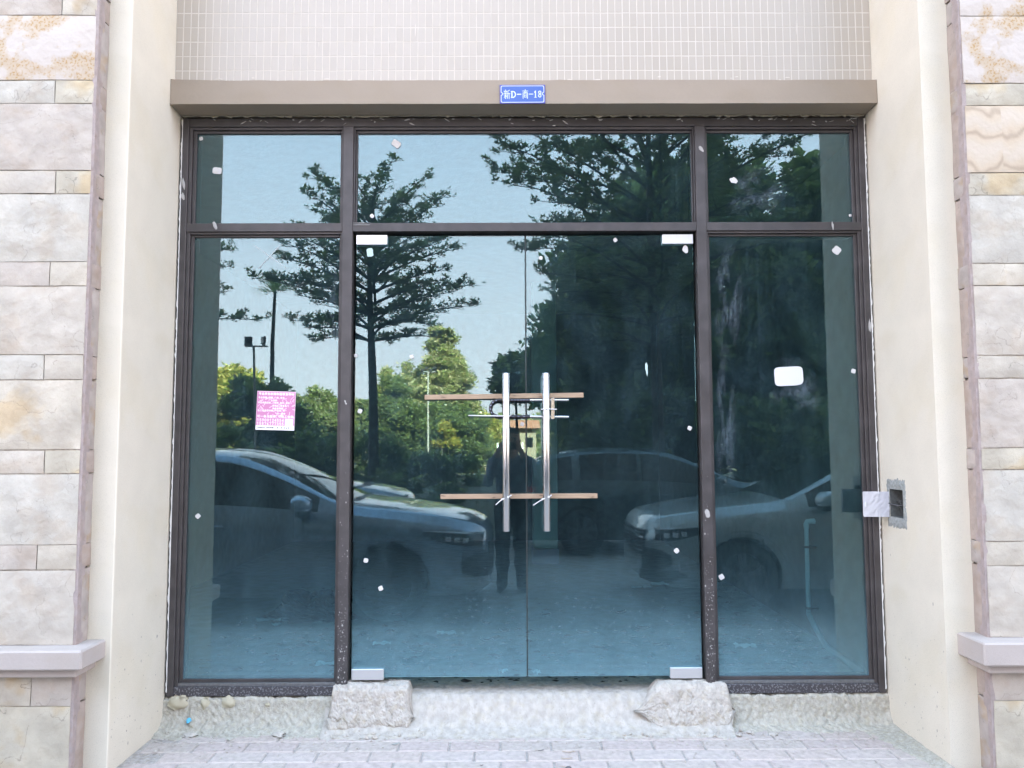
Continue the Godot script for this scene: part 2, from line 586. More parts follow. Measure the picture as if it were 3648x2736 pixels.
func build_facade() -> void:
	# the building the shop stands in
	var b := thing("apartment_building", "tall beige apartment building with the empty glass fronted shop on its ground floor", "building")
	var wall := begin()
	bx(wall, Vector3(-42, -0.6, -9), Vector3(-3.3, 34, 0.63))
	obj("wall", done(wall), M.building, b)
	wall = begin()
	bx(wall, Vector3(3.3, -0.6, -9), Vector3(42, 34, 0.63))
	obj("wall", done(wall), M.building, b)
	wall = begin()
	bx(wall, Vector3(-3.3, -0.6, -0.30), Vector3(-1.93, 34, -0.052))
	bx(wall, Vector3(-3.3, -0.6, -9), Vector3(-2.93, 34, -0.302))
	obj("wall", done(wall), M.building, b)
	wall = begin()
	bx(wall, Vector3(1.93, -0.6, -9), Vector3(3.3, 34, -0.052))
	obj("wall", done(wall), M.building, b)
	wall = begin()
	bx(wall, Vector3(-2.93, -0.6, -9), Vector3(1.93, 34, -6.52))
	obj("wall", done(wall), M.building, b)
	wall = begin()
	bx(wall, Vector3(-1.93, 3.15, -6.518), Vector3(1.93, 34, 0.06))
	bx(wall, Vector3(-2.93, 3.15, -6.518), Vector3(-1.932, 34, -0.303))
	obj("wall", done(wall), M.building, b)
	wall = begin()
	bx(wall, Vector3(-3.3, 4.302, -0.05), Vector3(-1.932, 34, 0.63))
	bx(wall, Vector3(1.932, 4.302, -0.05), Vector3(3.3, 34, 0.63))
	obj("wall", done(wall), M.building, b)

	# room behind the glass
	struct("room_floor", box(Vector3(-2.93, -0.30, -6.52), Vector3(1.93, 0.0, -0.105)), M.room_floor)
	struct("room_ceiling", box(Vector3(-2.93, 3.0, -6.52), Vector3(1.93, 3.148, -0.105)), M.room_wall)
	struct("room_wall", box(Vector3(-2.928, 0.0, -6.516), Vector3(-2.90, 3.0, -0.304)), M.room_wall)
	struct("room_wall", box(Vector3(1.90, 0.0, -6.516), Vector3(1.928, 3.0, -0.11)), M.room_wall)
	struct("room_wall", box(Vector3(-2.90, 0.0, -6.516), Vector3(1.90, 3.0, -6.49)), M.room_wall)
	var col := thing("interior_column", "pale square column standing inside the shop, seen faintly behind the right door handle", "column")
	obj("shaft", box(Vector3(0.17, 0.16, -4.7), Vector3(0.43, 2.998, -4.4), 0.01), mat(0.52, 0.55, 0.50, 0.8), col)
	obj("skirting", box(Vector3(0.16, 0.001, -4.71), Vector3(0.44, 0.158, -4.39), 0.004), mat(0.28, 0.24, 0.34, 0.7), col)

	# stone piers
	var left := [4.29, 4.09, 3.985, 3.685, 3.58, 3.275, 3.167, 2.867, 2.761, 2.457, 2.352, 2.048, 1.941, 1.641, 1.532, 1.231, 1.129, 0.829, 0.724, 0.412, 0.295, 0.162, -0.15]
	var lj := {}
	for i in left.size() - 1:
		if left[i] - left[i + 1] < 0.2:
			lj[i] = [1.92, 2.083 + 0.01 * sin(i * 2.0), 2.43 + 0.05 * sin(i * 1.3), 3.3]
	pier(-1.0, 1.92, left, lj, {Vector2i(6, 0): M.stone_rust, Vector2i(14, 0): M.stone1, Vector2i(7, 0): M.stone3}, 0.412, 0.295, "left stone clad pier with pinkish grey split slabs, ochre stain on its top block")
	var right := [4.29, 4.09, 3.98, 3.68, 3.575, 3.265, 3.158, 2.846, 2.744, 2.438, 2.336, 2.031, 1.932, 1.625, 1.525, 1.224, 1.131, 0.826, 0.723, 0.425, 0.292, 0.165, -0.15]
	var rj := {}
	for i in right.size() - 1:
		if right[i] - right[i + 1] < 0.2:
			rj[i] = [1.947, 2.41 + 0.05 * sin(i * 1.7), 2.85, 3.3]
	pier(1.0, 1.947, right, rj, {Vector2i(6, 0): M.stone_rust, Vector2i(8, 0): M.stone_wavy, Vector2i(5, 0): M.stone_rust, Vector2i(7, 0): M.stone3}, 0.425, 0.292, "right stone clad pier with rust freckled and wavy veined slabs")

	# painted jambs
	var j := thing("plaster_jamb", "cream painted plaster jamb left of the glass front", "wall")
	obj("jamb", box(Vector3(-1.932, PAVE - 0.1, -0.05), Vector3(-1.81, 4.3, 0.555), 0.004), M.cream, j)
	var j2 := thing("plaster_jamb", "cream painted plaster jamb right of the glass front, with the open switch box", "wall")
	var st := begin()
	var x := 1.81
	var hy := [PAVE - 0.1, 0.884, 1.02, 4.3]
	var hz := [-0.05, 0.097, 0.23, 0.555]
	st.set_smooth_group(-1)
	for a in 3:
		for c in 3:
			if a == 1 and c == 1:
				continue
			quad(st, Vector3(x, hy[a], hz[c]), Vector3(x, hy[a + 1], hz[c]), Vector3(x, hy[a + 1], hz[c + 1]), Vector3(x, hy[a], hz[c + 1]), Vector3(-1, 0, 0))
	quad(st, Vector3(x, hy[0], 0.555), Vector3(x, hy[3], 0.555), Vector3(1.95, hy[3], 0.555), Vector3(1.95, hy[0], 0.555), Vector3(0, 0, 1))
	quad(st, Vector3(1.95, hy[0], -0.05), Vector3(1.95, hy[3], -0.05), Vector3(1.95, hy[3], 0.555), Vector3(1.95, hy[0], 0.555), Vector3(1, 0, 0))
	quad(st, Vector3(x, hy[0], -0.05), Vector3(x, hy[3], -0.05), Vector3(1.95, hy[3], -0.05), Vector3(1.95, hy[0], -0.05), Vector3(0, 0, -1))
	obj("jamb", done(st), M.cream, j2)
	st = begin()
	st.set_smooth_group(-1)
	var d := 1.88
	quad(st, Vector3(d, hy[1], hz[1]), Vector3(d, hy[2], hz[1]), Vector3(d, hy[2], hz[2]), Vector3(d, hy[1], hz[2]), Vector3(-1, 0, 0))
	quad(st, Vector3(x, hy[1], hz[1]), Vector3(d, hy[1], hz[1]), Vector3(d, hy[2], hz[1]), Vector3(x, hy[2], hz[1]), Vector3(0, 0, 1))
	quad(st, Vector3(x, hy[1], hz[2]), Vector3(d, hy[1], hz[2]), Vector3(d, hy[2], hz[2]), Vector3(x, hy[2], hz[2]), Vector3(0, 0, -1))
	quad(st, Vector3(x, hy[1], hz[1]), Vector3(d, hy[1], hz[1]), Vector3(d, hy[1], hz[2]), Vector3(x, hy[1], hz[2]), Vector3(0, 1, 0))
	quad(st, Vector3(x, hy[2], hz[1]), Vector3(d, hy[2], hz[1]), Vector3(d, hy[2], hz[2]), Vector3(x, hy[2], hz[2]), Vector3(0, -1, 0))
	var rec := obj("switch_box", done(st), tri(mat(0.11, 0.12, 0.115, 0.9), M.cement.albedo_texture, 4.0), j2)
	var wires := begin()
	for k in 5:
		var zz := 0.12 + 0.022 * k
		tube(wires, [Vector3(1.875, 0.95 + 0.01 * k, zz), Vector3(1.845, 0.93 - 0.008 * k, zz + 0.008), Vector3(1.84, 0.965, zz - 0.01), Vector3(1.86, 0.90 + 0.012 * k, zz + 0.004)], [0.003, 0.003, 0.003, 0.003], 5)
	obj("wires", done(wires), mat(0.05, 0.055, 0.05, 0.6), rec)
	# rough cement made good round the box
	st = begin()
	var ring := func(u: float, v: float) -> Vector3:
		var a := TAU * u
		var dir := Vector2(cos(a), sin(a))
		var inner := 1.0 / maxf(absf(dir.x) / 0.0665, absf(dir.y) / 0.068)
		var outer := 1.0 / maxf(absf(dir.x) / 0.094, absf(dir.y) / 0.118) * (1.0 + 0.14 * wob.get_noise_1d(u * 2600.0))
		var r := lerpf(inner, outer, v)
		return Vector3(1.8085 - 0.003 * sin(v * PI) + 0.0014 * v - 0.002 * wob.get_noise_2d(u * 900.0, v * 300.0) * sin(v * PI), 0.952 + dir.y * r, 0.1635 + dir.x * r)
	sheet(st, 96, 4, ring, Vector3(-1, 0, 0))
	obj("cement_patch", done(st), tri(mat(0.36, 0.375, 0.35, 0.95), M.cement.albedo_texture, 4.0, M.cement.heightmap_texture, 0.4), j2)

	# cement flecks and scuffs low on both jambs
	for o in [j, j2]:
		var s := -1.0 if o == j else 1.0
		var fl := begin()
		fl.set_smooth_group(-1)
		for k in 70:
			var c := Vector3(s * 1.8098, -0.13 + absf(rng.randfn(0.0, 0.35)), rng.randf_range(0.03, 0.54))
			var w := 0.0012 + 0.004 * pow(rng.randf(), 4.0)
			var h := w * rng.randf_range(0.8, 2.6)
			var pts := []
			for i in 6:
				var a := TAU * i / 6.0
				pts.append(c + Vector3(0, sin(a) * h, cos(a) * w))
			for i in 6:
				tri3(fl, c - Vector3(s * 0.001, 0, 0), pts[i], pts[(i + 1) % 6], Vector3(-s, 0, 0))
		var fo := obj("cement_flecks", done(fl), mat(0.30, 0.27, 0.23, 0.9), o)
		fo.set_meta("kind", "stuff")

	# tiled wall above, and the brown band below it
	var tw := thing("tiled_wall", "wall of small upright beige mosaic tiles above the brown band", "wall")
	obj("grout", box(Vector3(-1.809, 3.09, 0.062), Vector3(1.809, 4.3, 0.0824)), M.grout, tw)
	var shapes := []
	for k in 4:
		var ts := begin()
		bx(ts, Vector3(-0.0175, -0.037, -0.004), Vector3(0.0175, 0.037, 0.0015), 0.0012)
		shapes.append(done(ts))
	var rest := begin()
	var count := 0
	for r in 12:
		var y := 3.1465 + 0.0775 * r
		for c in 96:
			var tx := -1.7905 + 0.0381 * c
			if tx > 1.80:
				continue
			var jit := Vector3(0.0007 * wob.get_noise_2d(r * 91.0, c * 33.0), 0.001 * wob.get_noise_2d(c * 71.0, r * 13.0) + 0.002 * wob.get_noise_1d(c * 4.0 + r * 200.0), 0.0)
			var low := r == 0
			var seen := (r >= 1 and r <= 4 and count < 300 and absf(tx) < 1.45)
			if seen:
				count += 1
				var o := obj("tile", shapes[c % 4], M["tile%d" % ((r * 7 + c * 5 + (c * c) / 7) % 4)], tw)
				o.position = Vector3(tx, y, 0.0815) + jit
				o.rotation = Vector3(0.012 * wob.get_noise_2d(r * 17.0, c * 57.0), 0.014 * wob.get_noise_2d(c * 27.0, r * 41.0), 0)
			else:
				var p := Vector3(tx, y, 0.0815) + jit
				bx(rest, p + Vector3(-0.0175, -0.037 if not low else -0.03, -0.004), p + Vector3(0.0175, 0.037, 0.0015), 0.0012)
	var ro := obj("tile_field", done(rest), M.tile0, tw)
	ro.set_meta("kind", "stuff")
	# smears of grout left on the lowest row
	var sm := begin()
	sm.set_smooth_group(-1)
	for k in 34:
		var sx := rng.randf_range(-1.7, 1.7)
		var sy := 3.116 + absf(rng.randfn(0.0, 0.018))
		if k % 9 == 0:
			sy = rng.randf_range(3.2, 3.5)
		var w := rng.randf_range(0.004, 0.03) if k % 9 else 0.003
		var h := rng.randf_range(0.002, 0.006) if k % 9 else rng.randf_range(0.02, 0.06)
		var pts := []
		for i in 7:
			var a := TAU * i / 7.0
			pts.append(Vector3(sx + cos(a) * w * rng.randf_range(0.5, 1.2), sy + sin(a) * h * rng.randf_range(0.5, 1.2), 0.0842))
		for i in 7:
			tri3(sm, Vector3(sx, sy, 0.0852), pts[i], pts[(i + 1) % 7], Vector3(0, 0, 1))
	var smo := obj("grout_smear", done(sm), M.grout, tw)
	smo.set_meta("kind", "stuff")

	var band := thing("lintel_band", "plain brown painted band over the glass front, carrying the blue number plate", "lintel")
	var lb := begin()
	lb.set_smooth_group(0)
	var top := func(u: float) -> float: return 3.108 + 0.004 * wob.get_noise_1d(u * 900.0) + 0.008 * exp(-pow((u - 0.0) / 0.03, 2.0))
	var low := func(u: float) -> float: return 2.984 + 0.0015 * wob.get_noise_1d(u * 500.0 + 90.0)
	var x0 := -1.8085
	var x1 := 1.8085
	sheet(lb, 60, 1, func(u: float, v: float) -> Vector3: return Vector3(lerpf(x0, x1, u), lerpf(low.call(u), top.call(u), v), 0.136), Vector3(0, 0, 1))
	lb.set_smooth_group(1)
	sheet(lb, 60, 1, func(u: float, v: float) -> Vector3: return Vector3(lerpf(x0, x1, u), top.call(u), lerpf(0.07, 0.136, v)), Vector3(0, 1, 0), 1)
	lb.set_smooth_group(2)
	sheet(lb, 60, 2, func(u: float, v: float) -> Vector3: return Vector3(lerpf(x0, x1, u), low.call(u) - 0.006 * (1.0 - v), lerpf(-0.06, 0.136, v)), Vector3(0, -1, 0), 2)
	obj("band", done(lb), M.lintel, band)
	obj("plaster_crumbs", bead(Vector3(-1.80, 2.978, 0.003), Vector3(1.80, 2.978, 0.003), Vector3(0, 0, 1), Vector3(0, -1, 0), 0.011, 240, 11.0, 0.004), tri(mat(0.40, 0.36, 0.28, 0.9), M.cement.albedo_texture, 3.0), band)


func build_frame() -> void:
	var t := thing("shopfront_frame", "dark bronze aluminium frame with its five fixed tinted panes", "window frame")
	var z := -0.10
	var zf := 0.0
	# rails and stiles; every second piece is set 2 mm back so that no faces coincide
	obj("stile", box(Vector3(-1.80, 0.0, z), Vector3(-1.765, 2.967, zf), 0.002), M.frame, t)
	obj("stile", box(Vector3(1.765, 0.0, z), Vector3(1.80, 2.967, zf), 0.002), M.frame, t)
	obj("head_rail", box(Vector3(-1.765, 2.922, z), Vector3(1.765, 2.967, zf - 0.003), 0.002), M.frame, t)
	var low_l := obj("bottom_rail", box(Vector3(-1.765, 0.0, z), Vector3(-0.952, 0.045, zf - 0.003), 0.002), M.splashed, t)
	var low_r := obj("bottom_rail", box(Vector3(0.952, 0.0, z), Vector3(1.765, 0.045, zf - 0.003), 0.002), M.splashed, t)
	for m in [[-0.952, -0.898], [0.90, 0.952]]:
		obj("mullion", box(Vector3(m[0], 0.0, z), Vector3(m[1], 2.922, zf), 0.002), M.frame, t)
	for m in [[-1.765, -0.952], [-0.898, 0.90], [0.952, 1.765]]:
		obj("transom", box(Vector3(m[0], 2.359, z), Vector3(m[1], 2.404, zf - 0.003), 0.002), M.frame, t)
	# glazing beads in two steps, with the dark gasket at the glass
	for o in [[-1.765, -0.952, 2.404, 2.922, false], [-0.898, 0.90, 2.404, 2.922, false], [0.952, 1.765, 2.404, 2.922, false], [-1.765, -0.952, 0.045, 2.359, true], [0.952, 1.765, 0.045, 2.359, true]]:
		var x0: float = o[0]
		var x1: float = o[1]
		var y0: float = o[2]
		var y1: float = o[3]
		var bl := 0.036 if x0 < -1.7 else 0.018
		var br := 0.036 if x1 > 1.7 else 0.018
		var bt := 0.030 if y1 > 2.8 else 0.025
		var bb := 0.033 if o[4] else 0.004
		var bm: Material = M.frame
		for step in 2:
			var k := step * 0.5
			var w := 0.5
			var zs := [-0.011, -0.024][step] as float
			var gap := 0.0006
			obj("glazing_bead", box(Vector3(x0 + bl * k + gap, y0 + bb * k, z), Vector3(x0 + bl * (k + w) - gap, y1 - bt * k, zs), 0.0015), bm, t)
			obj("glazing_bead", box(Vector3(x1 - br * (k + w) + gap, y0 + bb * k, z), Vector3(x1 - br * k - gap, y1 - bt * k, zs), 0.0015), bm, t)
			obj("glazing_bead", box(Vector3(x0 + bl * (k + w), y1 - bt * (k + w) + gap, z), Vector3(x1 - br * (k + w), y1 - bt * k - gap, zs - 0.001), 0.0015), bm, t)
			obj("glazing_bead", box(Vector3(x0 + bl * (k + w), y0 + bb * k + gap, z), Vector3(x1 - br * (k + w), y0 + bb * (k + w) - gap, zs - 0.001), 0.0012), tri(mat(0.16, 0.16, 0.16, 0.6), M.cement.albedo_texture, 3.0) if o[4] and step == 0 else bm, t)
		pane(t, Vector2(x0 + bl - 0.002, y0 + bb - 0.002), Vector2(x1 - br + 0.002, y1 - bt + 0.002), -0.044, -0.036, not o[4])
	# wiped smears of old glue on the right hand panes
	for k in [[1.38, 1.56, 0.17, 0.15], [1.06, 2.02, 0.10, 0.34], [1.03, 1.40, 0.07, 0.45], [1.22, 2.58, 0.20, 0.16], [1.46, 1.48, 0.09, 0.09], [-0.99, 1.9, 0.06, 0.3]]:
		obj("glue_smear", panel(Vector2(k[0] - k[2], k[1] - k[3]), Vector2(k[0] + k[2], k[1] + k[3]), -0.0340 + 0.0001 * k[1]), M.smear, t)
	# white sealant squeezed out against the plaster, crumbs of plaster, paint runs
	obj("sealant", bead(Vector3(-1.797, 0.02, 0.0015), Vector3(-1.797, 2.96, 0.0015), Vector3(0, 0, 1), Vector3(-1, 0, 0), 0.008, 220, 3.0), M.sealant, t)
	obj("sealant", bead(Vector3(1.797, 0.02, 0.0015), Vector3(1.797, 2.96, 0.0015), Vector3(0, 0, 1), Vector3(1, 0, 0), 0.008, 220, 8.0), M.sealant, t)
	var sp := begin()
	sp.set_smooth_group(-1)
	for k in [[-1.617, 2.397, 0.008, 0.035, 0.5], [0.0, 0.0, 0.0, 0.0, 0.0], [1.61, 2.386, 0.004, 0.034, 0.0], [-0.852, 2.4025, 0.05, 0.004, 0.0], [0.93, 2.80, 0.008, 0.03, 0.9], [-1.785, 2.62, 0.006, 0.05, 0.1], [-1.787, 2.55, 0.007, 0.03, 0.1], [1.785, 1.86, 0.005, 0.06, -0.05], [0.92, 0.90, 0.012, 0.03, 0.1], [-0.925, 1.47, 0.004, 0.014, 0.6]]:
		if k[2] == 0.0:
			continue
		for r in 2:
			var c := Vector3(k[0] + 0.004 * r, k[1] - 0.01 * r, 0.0012)
			var pts := []
			for i in 9:
				var a := TAU * i / 9.0
				var f := 0.75 + 0.5 * rng.randf()
				pts.append(c + Vector3(cos(a) * k[2] * f, sin(a) * k[3] * 0.5 * f, 0).rotated(Vector3.BACK, k[4]))
			for i in 9:
				tri3(sp, c + Vector3(0, 0, 0.0012 + 0.0004 * r), pts[i], pts[(i + 1) % 9], Vector3(0, 0, 1))
	# chips of plaster along the head rail
	for k in 60:
		var c := Vector3(rng.randf_range(-1.7, 1.75), 2.962 - absf(rng.randfn(0.0, 0.012)), 0.0005)
		var w := rng.randf_range(0.004, 0.022)
		var h := rng.randf_range(0.0015, 0.005)
		var pts := []
		var tilt := rng.randf_range(-0.7, 0.7)
		for i in 6:
			var a := TAU * i / 6.0
			pts.append(c + Vector3(cos(a) * w * rng.randf_range(0.6, 1.1), sin(a) * h * rng.randf_range(0.6, 1.2), 0).rotated(Vector3.BACK, tilt))
		for i in 6:
			tri3(sp, c + Vector3(0, 0, 0.0022), pts[i], pts[(i + 1) % 6], Vector3(0, 0, 1))
	# drops of cement dashed over the two mullions
	for k in 300:
		var side := -0.925 if k % 2 else 0.926
		var c := Vector3(side + rng.randf_range(-0.022, 0.022), 0.05 + absf(rng.randfn(0.0, 0.38)), 0.0004)
		var w := rng.randf_range(0.0006, 0.0016) + 0.0028 * pow(rng.randf(), 5.0)
		var h := w * rng.randf_range(0.8, 2.0)
		var pts := []
		for i in 6:
			var a := TAU * i / 6.0
			pts.append(c + Vector3(cos(a) * w, sin(a) * h, 0))
		for i in 6:
			tri3(sp, c + Vector3(0, 0, 0.0012), pts[i], pts[(i + 1) % 6], Vector3(0, 0, 1))
	var spo := obj("plaster_splash", done(sp), M.sealant, t)
	spo.material_override = mat(0.36, 0.35, 0.33, 0.8)
	spo.set_meta("kind", "stuff")


func pane(parent: Node3D, lo: Vector2, hi: Vector2, z0: float, z1: float, high: bool) -> void:
	var b := BoxMesh.new()
	b.size = Vector3(hi.x - lo.x, hi.y - lo.y, z1 - z0)
	var p := obj("pane", b, M.glass, parent)
	p.position = Vector3((lo.x + hi.x) / 2.0, (lo.y + hi.y) / 2.0, (z0 + z1) / 2.0)
	var half := Vector2(hi.x - lo.x, hi.y - lo.y) / 2.0
	var u0 := fposmod(lo.x * 0.83 + 0.21, 1.0)
	obj("dust", panel(-half, half, (z1 - z0) / 2.0 + 0.0012, u0, u0 + (hi.x - lo.x) * 0.8, 0.01, 0.24 if high else 0.99), M.dust_high if high else M.dust, p)


func build_doors() -> void:
	for s in [-1.0, 1.0]:
		var x0 := -0.884 if s < 0 else 0.0085
		var x1 := 0.0 if s < 0 else 0.8875
		var t := thing("glass_door", "left frameless tinted glass door leaf, its handle tied with plastic ties" if s < 0 else "right frameless tinted glass door leaf, next to the stone sill on the right", "door", Vector3.ZERO, "pair of glass doors")
		pane(t, Vector2(x0, 0.078), Vector2(x1, 2.3435), -0.054, -0.042, false)
		var hx := x0 if s < 0 else x1
		for y in [[2.294, 2.3455], [0.069, 0.1225]]:
			var a := minf(hx - s * 0.002, hx - s * 0.164)
			var c := maxf(hx - s * 0.002, hx - s * 0.164)
			var f := obj("patch_fitting", box(Vector3(a, y[0], -0.038), Vector3(c, y[1], -0.022), 0.002), M.satin, t)
			obj("back_plate", box(Vector3(a, y[0], -0.074), Vector3(c, y[1], -0.0545), 0.002), M.satin, f)
		# tall tubular pull
		var px := -0.10 if s < 0 else 0.103
		var h := begin()
		tube(h, [Vector3(px, 0.814, 0.055), Vector3(px, 0.8155, 0.055), Vector3(px, 1.6065, 0.055), Vector3(px, 1.608, 0.055)], [0.0175, 0.019, 0.019, 0.0175], 32)
		var handle := obj("pull_handle", done(h), M.steel, t)
		for y in [0.90, 1.545]:
			obj("standoff", rod(Vector3(px, y, -0.0415), Vector3(px, y, 0.045), 0.009, 16), M.steel, handle)
		if s < 0:
			obj("edge_seal", box(Vector3(0.0015, 0.08, -0.053), Vector3(0.0065, 2.343, -0.043)), tri(mat(0.05, 0.07, 0.07, 0.5), M.cement.albedo_texture, 3.0), t)


func cable_tie(at: Vector3, r: float, tilt: float, tail: Vector3, label: String) -> void:
	var t := thing("cable_tie", label, "cable tie", at, "white cable ties round the door handles")
	var pts := []
	for i in 21:
		var a := TAU * i / 20.0
		pts.append(Vector3(cos(a) * r, tilt * cos(a) * r, sin(a) * r))
	obj("loop", bend(pts, 0.0028, 8), M.white_plastic, t)
	obj("tail", bend([Vector3(-r * 0.4, -0.4 * tilt * r, r + 0.002), Vector3(-r, -tilt * r, r * 0.9) + tail * 0.25, Vector3(-r, -tilt * r, r * 0.7) + tail], 0.0026, 8), M.white_plastic, t)
	obj("tie_head", box(Vector3(r * 0.2, 0.2 * tilt * r - 0.004, r - 0.001), Vector3(r * 0.2 + 0.009, 0.2 * tilt * r + 0.005, r + 0.007), 0.001), M.white_plastic, t)


func build_locks() -> void:
	var w := thing("wooden_stick", "upper raw wooden stick pushed behind both door handles", "stick", Vector3(-0.1095, 1.4935, 0.011), "wooden sticks barring the doors")
	var st := begin()
	bx(st, Vector3(-0.4065, -0.0125, -0.010), Vector3(0.4065, 0.0125, 0.010), 0.0015)
	obj("stick", done(st), M.wood, w)
	w.rotation.z = 0.0105
	var w2 := thing("wooden_stick", "lower raw wooden stick tied behind both door handles", "stick", Vector3(-0.0355, 0.9855, 0.011), "wooden sticks barring the doors")
	st = begin()
	bx(st, Vector3(-0.3975, -0.0122, -0.010), Vector3(0.3975, 0.0122, 0.010), 0.0015)
	obj("stick", done(st), M.wood, w2)
	w2.rotation.z = 0.001

	var u := thing("shackle_lock", "black coated steel U shackle lock looped through both door handles", "lock")
	var arc := []
	for i in 17:
		var a := PI / 2 + PI * i / 16.0
		arc.append(Vector3(-0.137 + 0.043 * cos(a), 1.431 + 0.042 * sin(a), 0.018))
	obj("shackle_sleeve", bend([Vector3(0.022, 1.473, 0.018)] + arc + [Vector3(0.022, 1.389, 0.018)], 0.0085, 12), M.black_rubber, u)
	obj("shackle_bar", rod(Vector3(0.021, 1.473, 0.018), Vector3(0.220, 1.473, 0.018), 0.0058), M.steel, u)
	obj("shackle_bar", rod(Vector3(0.021, 1.389, 0.018), Vector3(0.220, 1.3865, 0.018), 0.0058), M.steel, u)
	obj("lock_body", box(Vector3(0.128, 1.375, 0.004), Vector3(0.148, 1.484, 0.034), 0.002), M.steel, u)
	var marks := begin()
	for k in 7:
		for i in 4:
			bx(marks, Vector3(-0.09 + k * 0.0155 + i * 0.003, 1.4715, 0.0258), Vector3(-0.0885 + k * 0.0155 + i * 0.003, 1.4755, 0.0268))
	for k in 3:
		for i in 4:
			bx(marks, Vector3(-0.07 + k * 0.028 + i * 0.003, 1.3875, 0.0258), Vector3(-0.0685 + k * 0.028 + i * 0.003, 1.3915, 0.0268))
	for k in 6:
		var a := PI / 2 + PI * (k + 0.7) / 7.0
		var c := Vector3(-0.137 + 0.043 * cos(a), 1.431 + 0.042 * sin(a), 0.0265)
		bx(marks, c - Vector3(0.003, 0.003, 0.001), c + Vector3(0.003, 0.003, 0.0005))
	var mk := obj("printed_marks", done(marks), mat(0.22, 0.25, 0.34, 0.6), u)
	mk.set_meta("kind", "stuff")
	cable_tie(Vector3(0.103, 1.4245, 0.052), 0.0235, 0.05, Vector3(0.078, 0.001, -0.02), "white cable tie holding the lock body to the right handle")
	cable_tie(Vector3(-0.10, 1.391, 0.048), 0.0225, 0.04, Vector3(-0.168, 0.004, -0.012), "long white cable tie on the left handle, tail pointing left under the lock")
	cable_tie(Vector3(-0.10, 0.982, 0.045), 0.0245, 0.4, Vector3(-0.028, -0.026, 0.0), "white cable tie binding the lower stick to the left handle")
	cable_tie(Vector3(0.103, 0.982, 0.045), 0.0245, 0.4, Vector3(-0.045, -0.030, 0.0), "white cable tie binding the lower stick to the right handle")


# ---------------------------------------------------------------- print: strokes drawn into a picture
func stroke(im: Image, pts: Array, w: float, col: Color) -> void:
	for i in pts.size() - 1:
		var a: Vector2 = pts[i]
		var b: Vector2 = pts[i + 1]
		var n := int(a.distance_to(b) / maxf(0.5, w * 0.25)) + 1
		for k in n + 1:
			var p := a.lerp(b, float(k) / n)
			for y in range(int(p.y - w / 2.0), int(p.y + w / 2.0) + 1):
				for x in range(int(p.x - w / 2.0), int(p.x + w / 2.0) + 1):
					if x >= 0 and y >= 0 and x < im.get_width() and y < im.get_height() and Vector2(x + 0.5, y + 0.5).distance_to(p) <= w / 2.0:
						im.set_pixel(x, y, col)


# strokes written as "x,y x,y;x,y x,y" on a 100 by 100 square
func glyph(im: Image, code: String, at: Vector2, size: Vector2, w: float, col: Color) -> void:
	for s in code.split(";"):
		var pts := []
		for p in s.split(" "):
			var v := p.split(",")
			pts.append(at + Vector2(v[0].to_float(), v[1].to_float()) * size / 100.0)
		stroke(im, pts, w, col)


